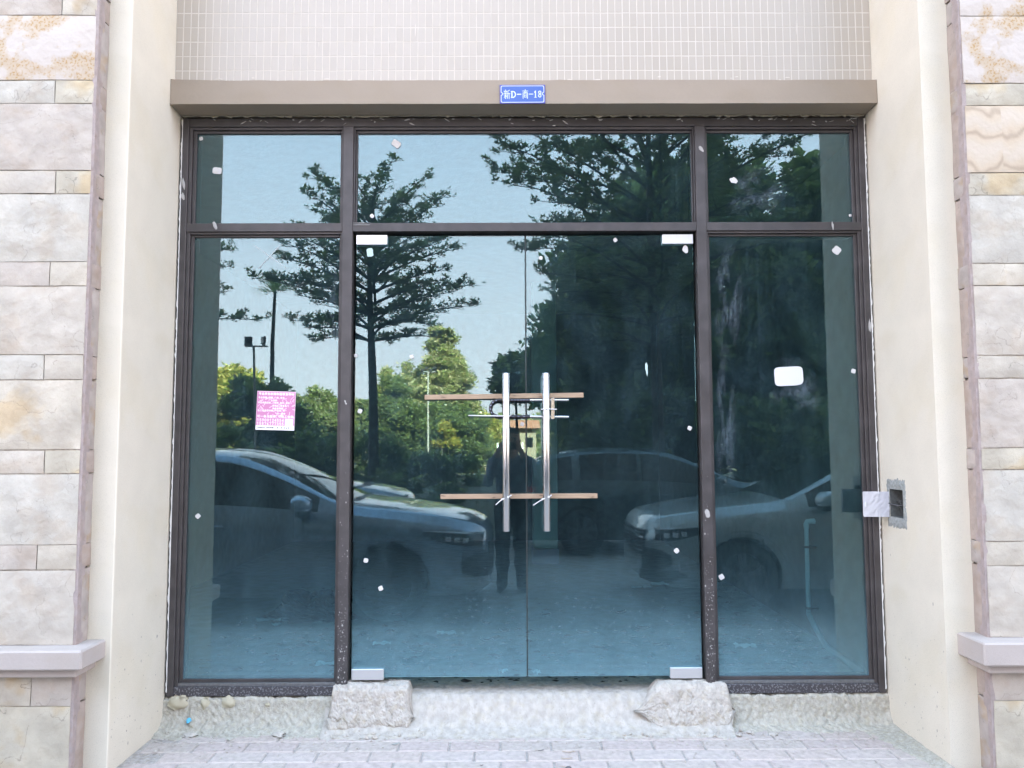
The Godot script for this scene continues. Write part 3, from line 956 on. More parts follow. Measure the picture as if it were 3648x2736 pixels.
const HAN := {
	"xin": "28,2 33,12;6,17 54,17;18,22 24,36;43,22 36,36;4,40 56,40;7,58 54,58;31,40 31,97 24,92;28,62 10,86;34,64 50,80;92,5 66,15 65,55 56,97;66,42 99,42;84,42 84,99",
	"shang": "50,1 50,12;6,17 94,17;36,20 42,32;65,20 58,32;13,98 13,36 87,36 87,97 78,92;42,40 31,54;58,40 69,54;34,62 66,62 66,84 34,84 34,62",
	"zhuan": "20,18 80,18;10,40 90,40;48,4 36,60 74,60 50,84;46,74 66,94",
	"ye": "38,10 38,88;62,10 62,88;16,34 28,66;84,34 72,66;6,90 94,90",
	"gong": "18,14 82,14;50,14 50,86;6,88 94,88",
	"yi": "4,50 96,50", "er": "20,24 80,24;6,80 94,80",
	"men": "20,6 30,16;14,24 14,96;40,14 86,14 86,96 76,90", "chang": "12,12 92,12;18,12 18,60 4,96",
	"bao": "28,4 8,36;20,20 86,20 84,66 72,62;24,40 60,40 60,58 24,58;24,40 24,90 92,90 92,76",
	"ke": "4,14 96,14;78,14 78,92 64,86;18,36 52,36 52,66 18,66 18,36", "cai": "4,30 44,30;26,4 26,96;24,34 6,70;30,38 42,54;52,34 98,34;80,4 80,94 70,90;76,38 52,74",
	"liao": "26,6 26,96;4,40 48,40;8,12 14,30;44,12 38,30;24,44 6,76;30,48 46,66;60,20 68,30;58,44 66,54;54,70 98,62;82,6 82,98", "cheng": "20,10 80,10 50,28;50,28 50,94 38,88;30,44 70,44;28,60 72,60;8,34 30,34 8,84;90,30 66,44 94,86",
	"chai": "4,26 36,26;22,4 22,92 12,86;4,64 38,52;84,6 52,18 50,60 38,94;52,42 96,42;76,42 76,96;80,58 90,70", "chu": "10,8 10,96;10,10 32,10 20,36 32,56 14,64;66,4 38,40;66,4 96,40;50,42 84,42;42,60 92,60;68,42 68,92 58,86;54,70 42,86;80,70 92,84",
	"he": "36,6 10,16;4,34 52,34;28,14 28,96;26,40 6,70;32,42 48,60;62,26 94,26 94,80 62,80 62,26", "hui": "10,10 90,10 90,92 10,92 10,10;34,34 66,34 66,66 34,66 34,34",
	"shou": "12,20 12,70 36,60;36,6 36,96;60,4 46,44;54,24 96,24;88,24 46,94;54,46 96,94", "ge": "44,4 14,40;36,14 76,14 20,56;40,28 92,56;28,64 76,64 76,94 28,94 28,64",
	"zhong": "36,6 10,16;4,34 46,34;26,14 26,96;24,40 6,70;56,28 96,28 96,62 56,62 56,28;76,6 76,98", "fu": "10,10 34,10 34,92;10,10 10,94;10,36 34,36;10,60 34,60;50,10 88,10 86,34 76,30;50,10 50,96;52,48 90,48 56,94;60,58 96,94",
	"wu": "46,4 16,36;36,16 76,16 20,54;40,28 88,54;18,64 82,64 78,94 64,90;50,54 26,96", "tiao": "46,4 14,40;38,16 74,16 18,52;40,28 90,52;6,64 94,64;50,50 50,96;40,70 16,90;60,70 84,90", "long": "8,28 92,28;44,4 40,60 10,94;60,30 60,88 94,88 92,72;68,8 78,18;88,48 48,76",
}
const DIGIT := {"0": "50,6 22,30 22,70 50,94 78,70 78,30 50,6", "1": "28,26 54,6 54,94", "2": "22,26 50,6 76,26 70,50 22,94 80,94", "3": "22,18 52,6 74,26 46,46 78,70 52,94 20,82", "4": "64,94 64,6 16,68 86,68", "5": "74,8 28,8 24,46 56,40 80,66 54,94 20,84", "6": "70,10 34,36 22,70 50,94 78,70 50,48 24,62", "7": "18,8 80,8 42,94", "8": "50,6 26,26 74,70 50,94 26,70 74,26 50,6", "9": "76,38 50,50 24,30 50,6 78,30 66,66 32,92"}


func build_prints() -> void:
	# blue number plate
	var im := Image.create_empty(690, 300, false, Image.FORMAT_RGB8)
	var blue := Color(0.21, 0.34, 0.61)
	im.fill(Color(0.26, 0.26, 0.54))
	im.fill_rect(Rect2i(14, 14, 662, 272), blue)
	var pale := Color(0.74, 0.77, 0.84)
	var o := 16.0
	var l := 690.0 - o
	var b := 300.0 - o
	stroke(im, [Vector2(o + 18, o), Vector2(l - 18, o), Vector2(l - 4, o + 8), Vector2(l, o + 24), Vector2(l, 118), Vector2(l - 26, 138), Vector2(l - 26, 156), Vector2(l, 172), Vector2(l, b - 24), Vector2(l - 4, b - 8), Vector2(l - 18, b), Vector2(o + 18, b), Vector2(o + 4, b - 8), Vector2(o, b - 24), Vector2(o, 172), Vector2(o + 26, 156), Vector2(o + 26, 138), Vector2(o, 118), Vector2(o, o + 24), Vector2(o + 4, o + 8), Vector2(o + 18, o)], 11.0, pale)
	glyph(im, HAN.xin, Vector2(54, 76), Vector2(102, 152), 9.5, pale)
	glyph(im, "8,2 44,2;8,98 44,98", Vector2(160, 104), Vector2(92, 104), 9.0, pale)
	glyph(im, "24,2 24,98", Vector2(160, 104), Vector2(92, 104), 19.0, pale)
	glyph(im, "40,2 66,10 82,34 84,56 72,82 44,98", Vector2(160, 104), Vector2(92, 104), 17.0, pale)
	glyph(im, "0,50 100,50", Vector2(266, 148), Vector2(54, 10), 17.0, pale)
	glyph(im, HAN.shang, Vector2(342, 74), Vector2(92, 152), 9.5, pale)
	glyph(im, "0,50 100,50", Vector2(448, 146), Vector2(56, 10), 15.0, pale)
	glyph(im, "26,22 52,2 52,98", Vector2(516, 98), Vector2(56, 108), 14.0, pale)
	glyph(im, "22,98 82,98", Vector2(516, 98), Vector2(56, 108), 9.0, pale)
	glyph(im, "50,2 22,14 26,36 50,48 78,64 78,86 50,98 22,86 22,64 50,48 74,36 78,14 50,2", Vector2(580, 98), Vector2(62, 108), 13.0, pale)
	var sign := thing("number_plate", "small blue enamel plate reading D and 18 with white border on the brown band", "sign", Vector3(-0.0105, 3.031, 0.1365))
	var body := begin()
	bx(body, Vector3(-0.116, -0.0495, 0.0), Vector3(0.116, 0.0495, 0.006), 0.0012)
	var pm := mat(1, 1, 1, 0.35)
	pm.albedo_texture = ImageTexture.create_from_image(im)
	obj("plate", done(body), mat(0.09, 0.09, 0.36, 0.4), sign)
	obj("print", panel(Vector2(-0.1145, -0.048), Vector2(0.1145, 0.048), 0.0064), pm, sign)
	sign.rotation.z = 0.004

	# pink flyer
	var f := Image.create_empty(460, 480, false, Image.FORMAT_RGB8)
	f.fill(Color(0.76, 0.50, 0.64))
	for k in 46:
		var p := Vector2(rng.randf_range(20, 440), rng.randf_range(90, 330))
		var q := p + Vector2(rng.randf_range(-40, 40), rng.randf_range(-40, 40))
		stroke(f, [p, q], rng.randf_range(4, 13), Color(0.92, 0.68 + 0.12 * rng.randf(), 0.83))
	f.fill_rect(Rect2i(0, 428, 460, 52), Color(0.96, 0.95, 0.95))
	f.fill_rect(Rect2i(0, 0, 460, 6), Color(0.93, 0.7, 0.8))
	var white := Color(0.90, 0.86, 0.89)
	var line := func(words: Array, x: float, y: float, s: float, w: float, col: Color) -> void:
		for word in words:
			if word == "":
				stroke(f, [Vector2(x + s * 0.2, y + s * 0.8), Vector2(x + s * 0.3, y + s * 0.95)], w * 1.3, col)
				x += s * 0.6
			else:
				glyph(f, HAN[word], Vector2(x, y), Vector2(s, s) * 0.9, w, col)
				x += s
	line.call(["zhuan", "ye", "cheng", "bao", "chai", "chu", "he", "hui", "shou", "ge", "zhong", "cai"], 16, 14, 36, 5.5, white)
	line.call(["zhuan", "ye", "chai", "chu", "", "hui", "fu", "", "men", "wu", "", "shou", "ge"], 14, 66, 27, 4.0, white)
	line.call(["chang", "ye", "wu", "chai"], 140, 100, 26, 4.0, white)
	line.call(["zhuan", "ye", "cheng", "bao", "hui", "shou", "", "er", "shou", "liao", "", "tiao", "zhong", "", "ge", "cai"], 12, 130, 26, 4.0, white)
	line.call(["hui", "ge", "gong", "", "ye", "wu", "ge", "men"], 190, 166, 26, 4.0, white)
	line.call(["chai", "wu", "ge", "zhong", "fu"], 190, 200, 26, 4.0, white)
	line.call(["bao", "gong", "chai", "wu", "hui", "cai", "liao", "", "yi", "ge", "zhong", "", "ke"], 12, 228, 27, 4.0, white)
	line.call(["ke", "yi", "hui", "shou"], 246, 264, 26, 4.0, white)
	line.call(["ke", "yi", "tiao", "long", "fu", "wu", "", "ke", "bao", "gong", "bao", "liao"], 10, 296, 38, 5.5, white)
	for k in 11:
		glyph(f, DIGIT["15900124554"[k]], Vector2(8 + k * 30, 342), Vector2(28, 36), 7.0, white)
		glyph(f, DIGIT["15876777355"[k]], Vector2(8 + k * 30, 386), Vector2(28, 36), 7.0, white)
	f.fill_rect(Rect2i(346, 338, 100, 90), Color(0.80, 0.80, 0.87))
	line.call(["chai", "chu", "hui", "shou", "", "zhong", "cai", "liao", "fu", "", "yi", "tiao", "gong", "bao", "", "ge", "ye", "wu"], 20, 442, 23, 3.5, Color(0.35, 0.33, 0.36))
	var fly := thing("pink_flyer", "pink paper flyer with white print and two phone numbers stuck on the left side pane", "flyer", Vector3(-1.289, 1.4255, -0.0318))
	var fm := mat(1, 1, 1, 0.8)
	fm.albedo_texture = ImageTexture.create_from_image(f)
	obj("sheet", box(Vector3(-0.0995, -0.1, -0.001), Vector3(0.0995, 0.1, 0.0002)), M.paper, fly)
	obj("print", panel(Vector2(-0.0985, -0.099), Vector2(0.0985, 0.099), 0.0007), fm, fly)
	fly.rotation.z = -0.03

	# blank card
	var card := thing("blank_card", "blank white card with rounded corners stuck on the right side pane", "card", Vector3(1.3695, 1.5955, -0.0325))
	var cs := begin()
	cs.set_smooth_group(-1)
	var rim := []
	for i in 40:
		var a := TAU * i / 40.0
		var d := Vector2(cos(a), sin(a))
		var r := pow(pow(absf(d.x) / 0.0745, 7.0) + pow(absf(d.y) / 0.0495, 7.0), -1.0 / 7.0)
		if d.x > 0.6 and d.y < -0.35: r *= 0.965
		rim.append(Vector3(d.x * r, d.y * r, 0.0))
	for i in 40:
		var a: Vector3 = rim[i]
		var c: Vector3 = rim[(i + 1) % 40]
		tri3(cs, Vector3(0, 0, 0.0016), a + Vector3(0, 0, 0.0014), c + Vector3(0, 0, 0.0014), Vector3(0, 0, 1))
		quad(cs, a, c, c + Vector3(0, 0, 0.0014), a + Vector3(0, 0, 0.0014), a)
	obj("sheet", done(cs), M.white_plastic, card)
	card.rotation.z = 0.045

	# taped cross scratched on the left pane
	var cr := thing("tape_cross", "thin white crossed lines of old tape high on the left side pane", "tape", Vector3(-1.335, 2.235, -0.0335))
	for k in [[0.62, 0.10], [-0.85, 0.085]]:
		var o2 := obj("strip", box(Vector3(-k[1], -0.0009, 0), Vector3(k[1], 0.0009, 0.0008)), M.pad, cr)
		o2.rotation.z = -k[0] if k[0] > 0 else -k[0]
		o2.position.z = 0.001 * (k[0] + 1.0)

	# bits of padding left on the glass
	var pads := [
		[-1.711, 2.869, -0.0335, 0.019, 0.019, 15, 0, "tiny white pad in the upper corner of the top left pane"],
		[-1.623, 2.695, -0.0335, 0.050, 0.036, -6, 0, "large white pad on the top left pane, by the dark strip"],
		[-0.678, 2.839, -0.0335, 0.048, 0.036, -38, 0, "large tilted white pad in the wide top pane"],
		[-0.802, 2.449, -0.0335, 0.022, 0.020, -40, 0, "small white pad in the lower left corner of the wide top pane"],
		[1.110, 2.637, -0.0335, 0.042, 0.034, -10, 2, "torn shell shaped white pad on the top right pane"],
		[1.720, 2.446, -0.0335, 0.014, 0.014, 0, 0, "faint white dab in the lower corner of the top right pane"],
		[-0.812, 2.256, -0.0395, 0.034, 0.046, 4, 1, "pale green upright pad below the fitting of the left door"],
		[0.085, 2.224, -0.0395, 0.019, 0.019, -8, 0, "small white pad beside the gap at the top of the right door"],
		[0.478, 2.319, -0.0395, 0.020, 0.020, 45, 0, "small diamond turned white pad at the top edge of the right door"],
		[0.847, 2.269, -0.0395, 0.032, 0.044, 6, 2, "ragged white pad just below the fitting of the right door"],
		[1.642, 2.259, -0.0335, 0.042, 0.042, -38, 0, "large diamond turned white pad at the top of the right side pane"],
		[-0.590, 1.705, -0.0395, 0.020, 0.020, 20, 0, "small white pad over the mirrored pale tree on the left door"],
		[-0.881, 1.711, -0.0395, 0.018, 0.018, 10, 0, "small white pad at the left door's left edge, level with the mirrored poplar"],
		[-0.856, 1.422, -0.0395, 0.023, 0.023, -20, 0, "small white pad at the left edge of the left door, above the mirrored hedge"],
		[-0.017, 1.352, -0.0395, 0.021, 0.021, -25, 0, "small white pad between the left handle and the door gap"],
		[0.632, 1.636, -0.0395, 0.014, 0.075, 3, 3, "long pale drip of dried silicone on the right door"],
		[0.850, 1.328, -0.0395, 0.022, 0.022, -25, 0, "small white pad near the right mullion, above the mirrored dark car"],
		[1.707, 1.621, -0.0335, 0.023, 0.023, -15, 0, "small white pad right of the white card on the right side pane"],
		[-1.676, 0.888, -0.0335, 0.024, 0.024, 45, 0, "small diamond turned white pad low on the left side pane"],
		[-0.817, 0.660, -0.0395, 0.023, 0.023, -8, 0, "upper of two small white pads low on the left door"],
		[-0.741, 0.520, -0.0395, 0.024, 0.024, 20, 0, "lower of two small white pads low on the left door"],
		[0.770, 0.702, -0.0395, 0.025, 0.025, 42, 0, "small diamond turned white pad low on the right door"],
		[0.995, 0.570, -0.0335, 0.027, 0.027, 30, 0, "small white pad low on the right side pane beside the mullion"],
	]
	for p in pads:
		var t := thing("glass_pad", p[7], "pad", Vector3(p[0], p[1], p[2]), "white pads left stuck on the glass")
		var st := begin()
		var w: float = p[3]
		var h: float = p[4]
		if p[6] <= 1:
			st.set_smooth_group(-1)
			var pts := []
			for i in 16:
				var a := TAU * (i + 0.5) / 16.0
				var r := minf(0.5 / maxf(absf(cos(a)), 0.001), 0.5 / maxf(absf(sin(a)), 0.001)) * rng.randf_range(0.9, 1.03)
				pts.append(Vector3(cos(a) * r * w, sin(a) * r * h, 0))
			for i in 16:
				var a: Vector3 = pts[i]
				var c: Vector3 = pts[(i + 1) % 16]
				var lift := Vector3(0, 0, 0.0022 + 0.0012 * rng.randf())
				tri3(st, Vector3(0, 0, 0.0036), a + Vector3(0, 0, 0.0025), c + Vector3(0, 0, 0.0025), Vector3(0, 0, 1))
				quad(st, a, c, c + Vector3(0, 0, 0.0025), a + Vector3(0, 0, 0.0025), a)
		else:
			st.set_smooth_group(-1)
			var pts := []
			for i in 14:
				var a := TAU * i / 14.0
				var r := rng.randf_range(0.78, 1.12)
				if p[6] == 3: r = rng.randf_range(0.6, 1.1)
				pts.append(Vector3(cos(a) * w * 0.5 * r, sin(a) * h * 0.5 * r, 0))
			for i in 14:
				var a: Vector3 = pts[i]
				var c: Vector3 = pts[(i + 1) % 14]
				tri3(st, Vector3(0, 0, 0.004), a + Vector3(0, 0, 0.0025), c + Vector3(0, 0, 0.0025), Vector3(0, 0, 1))
				quad(st, a, c, c + Vector3(0, 0, 0.0025), a + Vector3(0, 0, 0.0025), a)
		obj("foam", done(st), M.pad_green if p[6] == 1 or p[6] == 3 else M.pad, t)
		t.rotation.z = deg_to_rad(p[5])

	# switch plate hanging open out of its box, still in its film
	var sw := thing("switch_plate", "white switch plate in glossy film hanging out of the wall box on the right jamb", "switch plate", Vector3(1.742, 0.944, 0.082))
	obj("plate", box(Vector3(-0.0625, -0.0605, 0), Vector3(0.0625, 0.0605, 0.010), 0.0025), M.white_plastic, sw)
	var film := begin()
	sheet(film, 14, 14, func(u: float, v: float) -> Vector3: return Vector3(lerpf(-0.0645, 0.0645, u), lerpf(-0.0625, 0.0625, v), 0.0125 + 0.0045 * wob.get_noise_2d(u * 420.0, v * 420.0) + 0.004 * clampf(0.35 - u - v * 1.3, 0.0, 1.0)), Vector3(0, 0, 1))
	var fmat := mat(0.55, 0.55, 0.57, 0.12)
	fmat.clearcoat_enabled = true
	fmat.clearcoat = 1.0
	fmat.clearcoat_roughness = 0.05
	obj("film", done(film), fmat, sw)
	obj("button", box(Vector3(-0.058, -0.014, 0.0125), Vector3(-0.050, 0.012, 0.018), 0.001), mat(0.62, 0.62, 0.62, 0.4), sw)
	var cord := begin()
	tube(cord, [Vector3(0.05, 0.01, 0.0), Vector3(0.075, 0.0, 0.02), Vector3(0.09, -0.004, 0.05), Vector3(0.115, 0.0, 0.07)], [0.004, 0.004, 0.004, 0.004], 6)
	obj("cable", done(cord), mat(0.05, 0.05, 0.05, 0.5), sw)
	sw.rotation.z = -0.01


# ---------------------------------------------------------------- the ground before the glass
func rough_block(x0: float, x1: float, prof: Array, taper0: float, taper1: float, amp: float, nseed: float, y_end: float, nu := 60, nv := 26) -> ArrayMesh:
	# prof: [[z, y], ...] from the back over the top and down the front; the ends slope down over taper
	var st := begin()
	var total := 0.0
	var lens := [0.0]
	for i in prof.size() - 1:
		total += Vector2(prof[i][0], prof[i][1]).distance_to(Vector2(prof[i + 1][0], prof[i + 1][1]))
		lens.append(total)
	var at := func(s: float) -> Vector2:
		for i in prof.size() - 1:
			if s * total <= lens[i + 1] + 0.00001:
				var k: float = (s * total - lens[i]) / maxf(0.0001, lens[i + 1] - lens[i])
				return Vector2(prof[i][0], prof[i][1]).lerp(Vector2(prof[i + 1][0], prof[i + 1][1]), k)
		return Vector2(prof[-1][0], prof[-1][1])
	var f := func(u: float, v: float) -> Vector3:
		var x := lerpf(x0, x1, u)
		var p: Vector2 = at.call(v)
		var e0 := clampf((x - x0) / maxf(taper0, 0.0001), 0.0, 1.0) if taper0 > 0.0 else 1.0
		var e1 := clampf((x1 - x) / maxf(taper1, 0.0001), 0.0, 1.0) if taper1 > 0.0 else 1.0
		var e := smoothstep(0.0, 1.0, minf(e0, e1))
		var n1 := wob.get_noise_3d(x * 140.0, p.x * 140.0 + nseed * 40.0, p.y * 140.0)
		var n2 := wob.get_noise_3d(x * 620.0, p.x * 620.0, p.y * 620.0 + nseed * 70.0)
		var n4 := wob.get_noise_3d(x * 4200.0, p.x * 4200.0, p.y * 4200.0 + nseed)
		var n3 := wob.get_noise_3d(x * 1900.0, p.x * 1900.0 + nseed * 10.0, p.y * 1900.0)
		# layered, broken edges
		var ledge := 0.5 * (roundf((n1 + 0.3 * n2) * 5.0) / 5.0 - n1) - 0.5 * exp(-pow((n1 + 0.25 * n2 - 0.08) / 0.03, 2.0)) - 0.3 * exp(-pow((n1 + 0.3 * n2 + 0.3) / 0.03, 2.0))
		var d := amp * (0.75 * n1 + 0.5 * n2 + 0.38 * n3 + 0.22 * n4 + ledge)
		var front := clampf(v * 1.6 - 0.5, 0.0, 1.0)
		var y := lerpf(y_end, p.y, e) + d * (1.0 - 0.6 * front) * (0.4 + 0.6 * e)
		var z := p.x + d * (0.35 + front) - (1.0 - e) * 0.03 * front
		x += amp * 0.25 * wob.get_noise_3d(p.x * 300.0, p.y * 300.0, nseed * 9.0 + x * 60.0) * (1.0 if minf(e0, e1) < 1.0 else 0.3)
		return Vector3(x, y, z)
	sheet(st, nu, nv, f, Vector3(0, 0.7, 0.7))
	return done(st)


func build_threshold() -> void:
	var ls := thing("cement_sill", "broken greenish cement sill under the left side pane, with foam lumps", "sill")
	obj("sill", rough_block(-1.815, -0.80, [[-0.10, -0.004], [-0.01, -0.005], [0.004, -0.012], [0.010, -0.05], [0.018, -0.085], [0.030, -0.112], [0.055, -0.132], [0.10, -0.146], [0.15, -0.158]], 0.0, 0.0, 0.015, 1.0, -0.15, 170, 46), M.cement_green, ls)
	for k in [[-1.735, -0.028, 0.014, 0.052, 0.034, 0.024], [-1.60, -0.034, 0.014, 0.026, 0.032, 0.020], [-1.485, -0.028, 0.012, 0.036, 0.03, 0.020], [-1.29, -0.038, 0.018, 0.013, 0.008, 0.009]]:
		var st := begin()
		st.set_smooth_group(0)
		sheet(st, 16, 10, func(u: float, v: float) -> Vector3:
			var a := TAU * u
			var e := PI * (v - 0.5)
			var d := Vector3(cos(a) * cos(e), sin(e), sin(a) * cos(e))
			var r := 1.0 + 0.3 * wob.get_noise_3d(d.x * 130.0 + k[0] * 900.0, d.y * 130.0, d.z * 130.0) + 0.16 * wob.get_noise_3d(d.x * 500.0 + k[0] * 900.0, d.y * 500.0, d.z * 500.0)
			return Vector3(k[0], k[1], k[2] - 0.012) + d * Vector3(k[3], k[4], k[5]) * r, Vector3(0, 0, 1))
		obj("foam_lump", done(st), M.foam, ls)
	obj("blue_paint_blot", rough_block(-1.685, -1.655, [[0.030, -0.092], [0.040, -0.098], [0.050, -0.112]], 0.01, 0.01, 0.004, 6.0, -0.105, 8, 6), mat(0.10, 0.42, 0.60, 0.8), ls)
	var rs := thing("cement_sill", "broken cement sill under the right side pane, paler and without foam", "sill")
	obj("sill", rough_block(0.82, 1.815, [[-0.10, -0.004], [-0.01, -0.004], [0.004, -0.010], [0.010, -0.05], [0.016, -0.085], [0.026, -0.112], [0.048, -0.134], [0.09, -0.147], [0.13, -0.158]], 0.0, 0.0, 0.014, 5.0, -0.15, 170, 46), M.cement_green, rs)
	var fillet := begin()
	sheet(fillet, 14, 40, func(u: float, v: float) -> Vector3:
		var z := lerpf(0.03, 0.62, v)
		var w := lerpf(0.20, 0.05, v) + 0.025 * wob.get_noise_1d(v * 700.0)
		var x := 1.809 - w * (1.0 - u)
		return Vector3(x, PAVE - 0.006 + 0.012 * pow(u, 2.0) + 0.0085 * smoothstep(0.0, 0.25, u) + 0.004 * wob.get_noise_2d(x * 500.0, z * 500.0), z), Vector3(0, 1, 0))
	obj("fillet", done(fillet), M.cement_green, rs)
	var th := thing("door_threshold", "dusty cement slope dipping out from under the two glass doors", "threshold")
	obj("slope", rough_block(-1.0, 1.0, [[-0.40, -0.004], [-0.22, 0.002], [-0.09, 0.004], [-0.03, -0.006], [0.0, -0.030], [0.022, -0.065], [0.042, -0.098], [0.075, -0.126], [0.13, -0.144], [0.20, -0.158]], 0.0, 0.0, 0.007, 9.0, -0.15, 170, 50), M.cement_pale, th)
	var lump := thing("mortar_block", "left block of thick pale mortar under the door pivot, cracked in layers", "mortar block", Vector3.ZERO, "mortar blocks under the door pivots")
	obj("block", rough_block(-0.985, -0.555, [[-0.09, 0.052], [-0.02, 0.060], [0.02, 0.058], [0.044, 0.036], [0.052, -0.01], [0.066, -0.06], [0.082, -0.105], [0.090, -0.15]], 0.025, 0.04, 0.014, 14.0, -0.09, 190, 90), M.cement_pale, lump)
	var lump2 := thing("mortar_block", "right block of pale mortar under the door pivot, sloping off to the left", "mortar block", Vector3.ZERO, "mortar blocks under the door pivots")
	obj("block", rough_block(0.53, 1.03, [[-0.09, 0.050], [-0.02, 0.058], [0.016, 0.052], [0.034, 0.026], [0.044, -0.02], [0.058, -0.07], [0.072, -0.112], [0.082, -0.15]], 0.15, 0.04, 0.012, 23.0, -0.07, 190, 90), M.cement_pale, lump2)
	for k in [[-1.20, 0.125, 0.034, 0.018], [-1.63, 0.115, 0.036, 0.014], [1.18, 0.14, 0.024, 0.011]]:
		var t := thing("mortar_clod", ["round mortar clod lying before the left sill", "flat mortar clod near the left jamb foot", "small mortar clod before the right sill"][[-1.20, -1.63, 1.18].find(k[0])], "clod", Vector3(k[0], PAVE - 0.008, k[1]))
		var st := begin()
		sheet(st, 18, 10, func(u: float, v: float) -> Vector3:
			var a := TAU * u
			var e := PI * (v - 0.5)
			var d := Vector3(cos(a) * cos(e), sin(e), sin(a) * cos(e))
			return d * Vector3(k[2], k[3], k[2] * 0.7) * (1.0 + 0.35 * wob.get_noise_3d(d.x * 150.0 + k[0] * 90.0, d.y * 150.0, d.z * 150.0)) + Vector3(0, k[3] * 0.6, 0), Vector3(0, 1, 0))
		obj("clod", done(st), M.cement_pale, t)


func build_pavement() -> void:
	var pv := struct("pavement", box(Vector3(-30, -0.40, -0.02), Vector3(30, PAVE - 0.008, 2.0)), M.sand)
	var shapes := []
	for k in 3:
		var st := begin()
		var w: float = [0.1145, 0.0735, 0.054][k]
		bx(st, Vector3(-w, -0.05, -0.0575), Vector3(w, 0.0, 0.0575), 0.005)
		shapes.append(done(st))
	var rest := begin()
	for r in 9:
		var z := 0.0138 + 0.1212 * r
		var reach := 1.80 if z < 0.52 else 3.0
		var x := -reach + 0.02 + 0.119 * (r % 2) + 0.014 * wob.get_noise_1d(r * 90.0)
		var n := 0
		while x < reach - 0.1:
			n += 1
			var k := 0
			if r == 0 and n % 3 == 0:
				k = 2
			var w: float = [0.2365, 0.152, 0.116][k]
			var p := Vector3(x + w / 2.0, PAVE - 0.002 + 0.002 * wob.get_noise_2d(r * 55.0, n * 63.0), z + 0.0015 * wob.get_noise_2d(n * 45.0, r * 27.0))
			if absf(p.x) < 2.5:
				var o := obj("paver", shapes[k], M["paver%d" % ((r * 3 + n * 7 + n * n) % 4)], pv)
				o.position = p
				o.rotation = Vector3(0.008 * wob.get_noise_2d(n * 77.0, r * 5.0), 0.008 * wob.get_noise_2d(n * 31.0, r * 71.0), 0.006 * wob.get_noise_2d(n * 13.0, r * 91.0))
			else:
				bx(rest, p + Vector3(-0.1145, -0.05, -0.0575), p + Vector3(0.1145, 0, 0.0575), 0.005)
			x += w
	var f := obj("paver_field", done(rest), M.paver0, pv)
	f.set_meta("kind", "stuff")
	var apron := struct("pavement_apron", box(Vector3(-30, -0.2, 1.046), Vector3(30, PAVE, 1.999)), M.apron)
	var kb := struct("kerb", box(Vector3(-30, -0.42, 2.001), Vector3(30, PAVE - 0.002, 2.15), 0.015), M.kerb)
	struct("car_park", box(Vector3(-60, -0.42, 2.151), Vector3(60, FAR_GROUND, 9.6)), M.asphalt)
	struct("ground", box(Vector3(-420, -1.2, -420), Vector3(420, FAR_GROUND - 0.03, 420)), M.ground)
	struct("verge_kerb", box(Vector3(-60, -0.42, 9.601), Vector3(60, -0.20, 9.75), 0.015), M.kerb)
	struct("verge", box(Vector3(-60, -0.42, 9.751), Vector3(60, -0.24, 29.0)), M.ground)
	# crumbs, grit and dry bits swept against the threshold
	var grit := begin()
	grit.set_smooth_group(-1)
	for k in 700:
		var z := 0.09 + absf(rng.randfn(0.0, 0.14))
		var p := Vector3(rng.randf_range(-1.78, 1.78), PAVE + 0.001, z)
		var s := rng.randf_range(0.0015, 0.006) * (1.6 if k % 23 == 0 else 1.0)
		var a := p + Vector3(rng.randf_range(-s, s), s * 0.9, rng.randf_range(-s, s))
		var ring := []
		for i in 5:
			var t := TAU * i / 5.0
			ring.append(p + Vector3(cos(t), 0, sin(t)) * s * rng.randf_range(0.7, 1.4))
		for i in 5:
			tri3(grit, a, ring[i], ring[(i + 1) % 5], Vector3(0, 1, 0) + (ring[i] - p) * 20.0)
	var g := obj("grit", done(grit), M.cement_pale)
	tag(g, "pale grit and mortar crumbs scattered on the pavers before the doors", "grit", "", "stuff")
	var fallen := begin()
	for k in 420:
		var p := Vector3(rng.randf_range(-3.2, 3.2), PAVE + 0.003, rng.randf_range(1.06, 1.98))
		if k > 200:
			p = Vector3(rng.randf_range(-5.0, 5.0), FAR_GROUND + 0.003, rng.randf_range(2.2, 9.0))
		var s := rng.randf_range(0.018, 0.05)
		var a := rng.randf() * TAU
		var d := Vector3(cos(a), 0, sin(a)) * s
		var e := Vector3(-sin(a), 0, cos(a)) * s * 0.5
		fallen.set_smooth_group(-1)
		var up := Vector3(0, s * rng.randf_range(0.1, 0.5), 0)
		quad(fallen, p - d, p - e + up * 0.5, p + d + up, p + e + up * 0.3, Vector3(0, 1, 0))
	var fo := obj("leaf_litter", done(fallen), mat(0.04, 0.032, 0.022, 0.8))
	tag(fo, "brown fallen leaves strewn over the pavement edge and the car park", "fallen leaves", "", "stuff")
	var rubble := begin()
	rubble.set_smooth_group(-1)
	for k in 90:
		var side := rng.randf_range(-1.05, -0.45) if k % 2 else rng.randf_range(0.45, 1.1)
		var s := rng.randf_range(0.004, 0.014)
		var c := Vector3(side, PAVE + s * 0.4, rng.randf_range(0.085, 0.17))
		var v := []
		for i in 6:
			var d := [Vector3.RIGHT, Vector3.LEFT, Vector3.UP, Vector3.DOWN, Vector3.BACK, Vector3.FORWARD][i] as Vector3
			v.append(c + (d + Vector3(rng.randf_range(-0.4, 0.4), rng.randf_range(-0.4, 0.4), rng.randf_range(-0.4, 0.4))) * s * rng.randf_range(0.6, 1.2))
		for x in 2:
			for y in [2, 3]:
				for z in [4, 5]:
					tri3(rubble, v[x], v[y], v[z], v[x] + v[y] + v[z] - c * 3.0)
	var ro := obj("mortar_rubble", done(rubble), M.cement_pale)
	tag(ro, "chips of broken mortar lying round the feet of the two blocks", "rubble", "", "stuff")
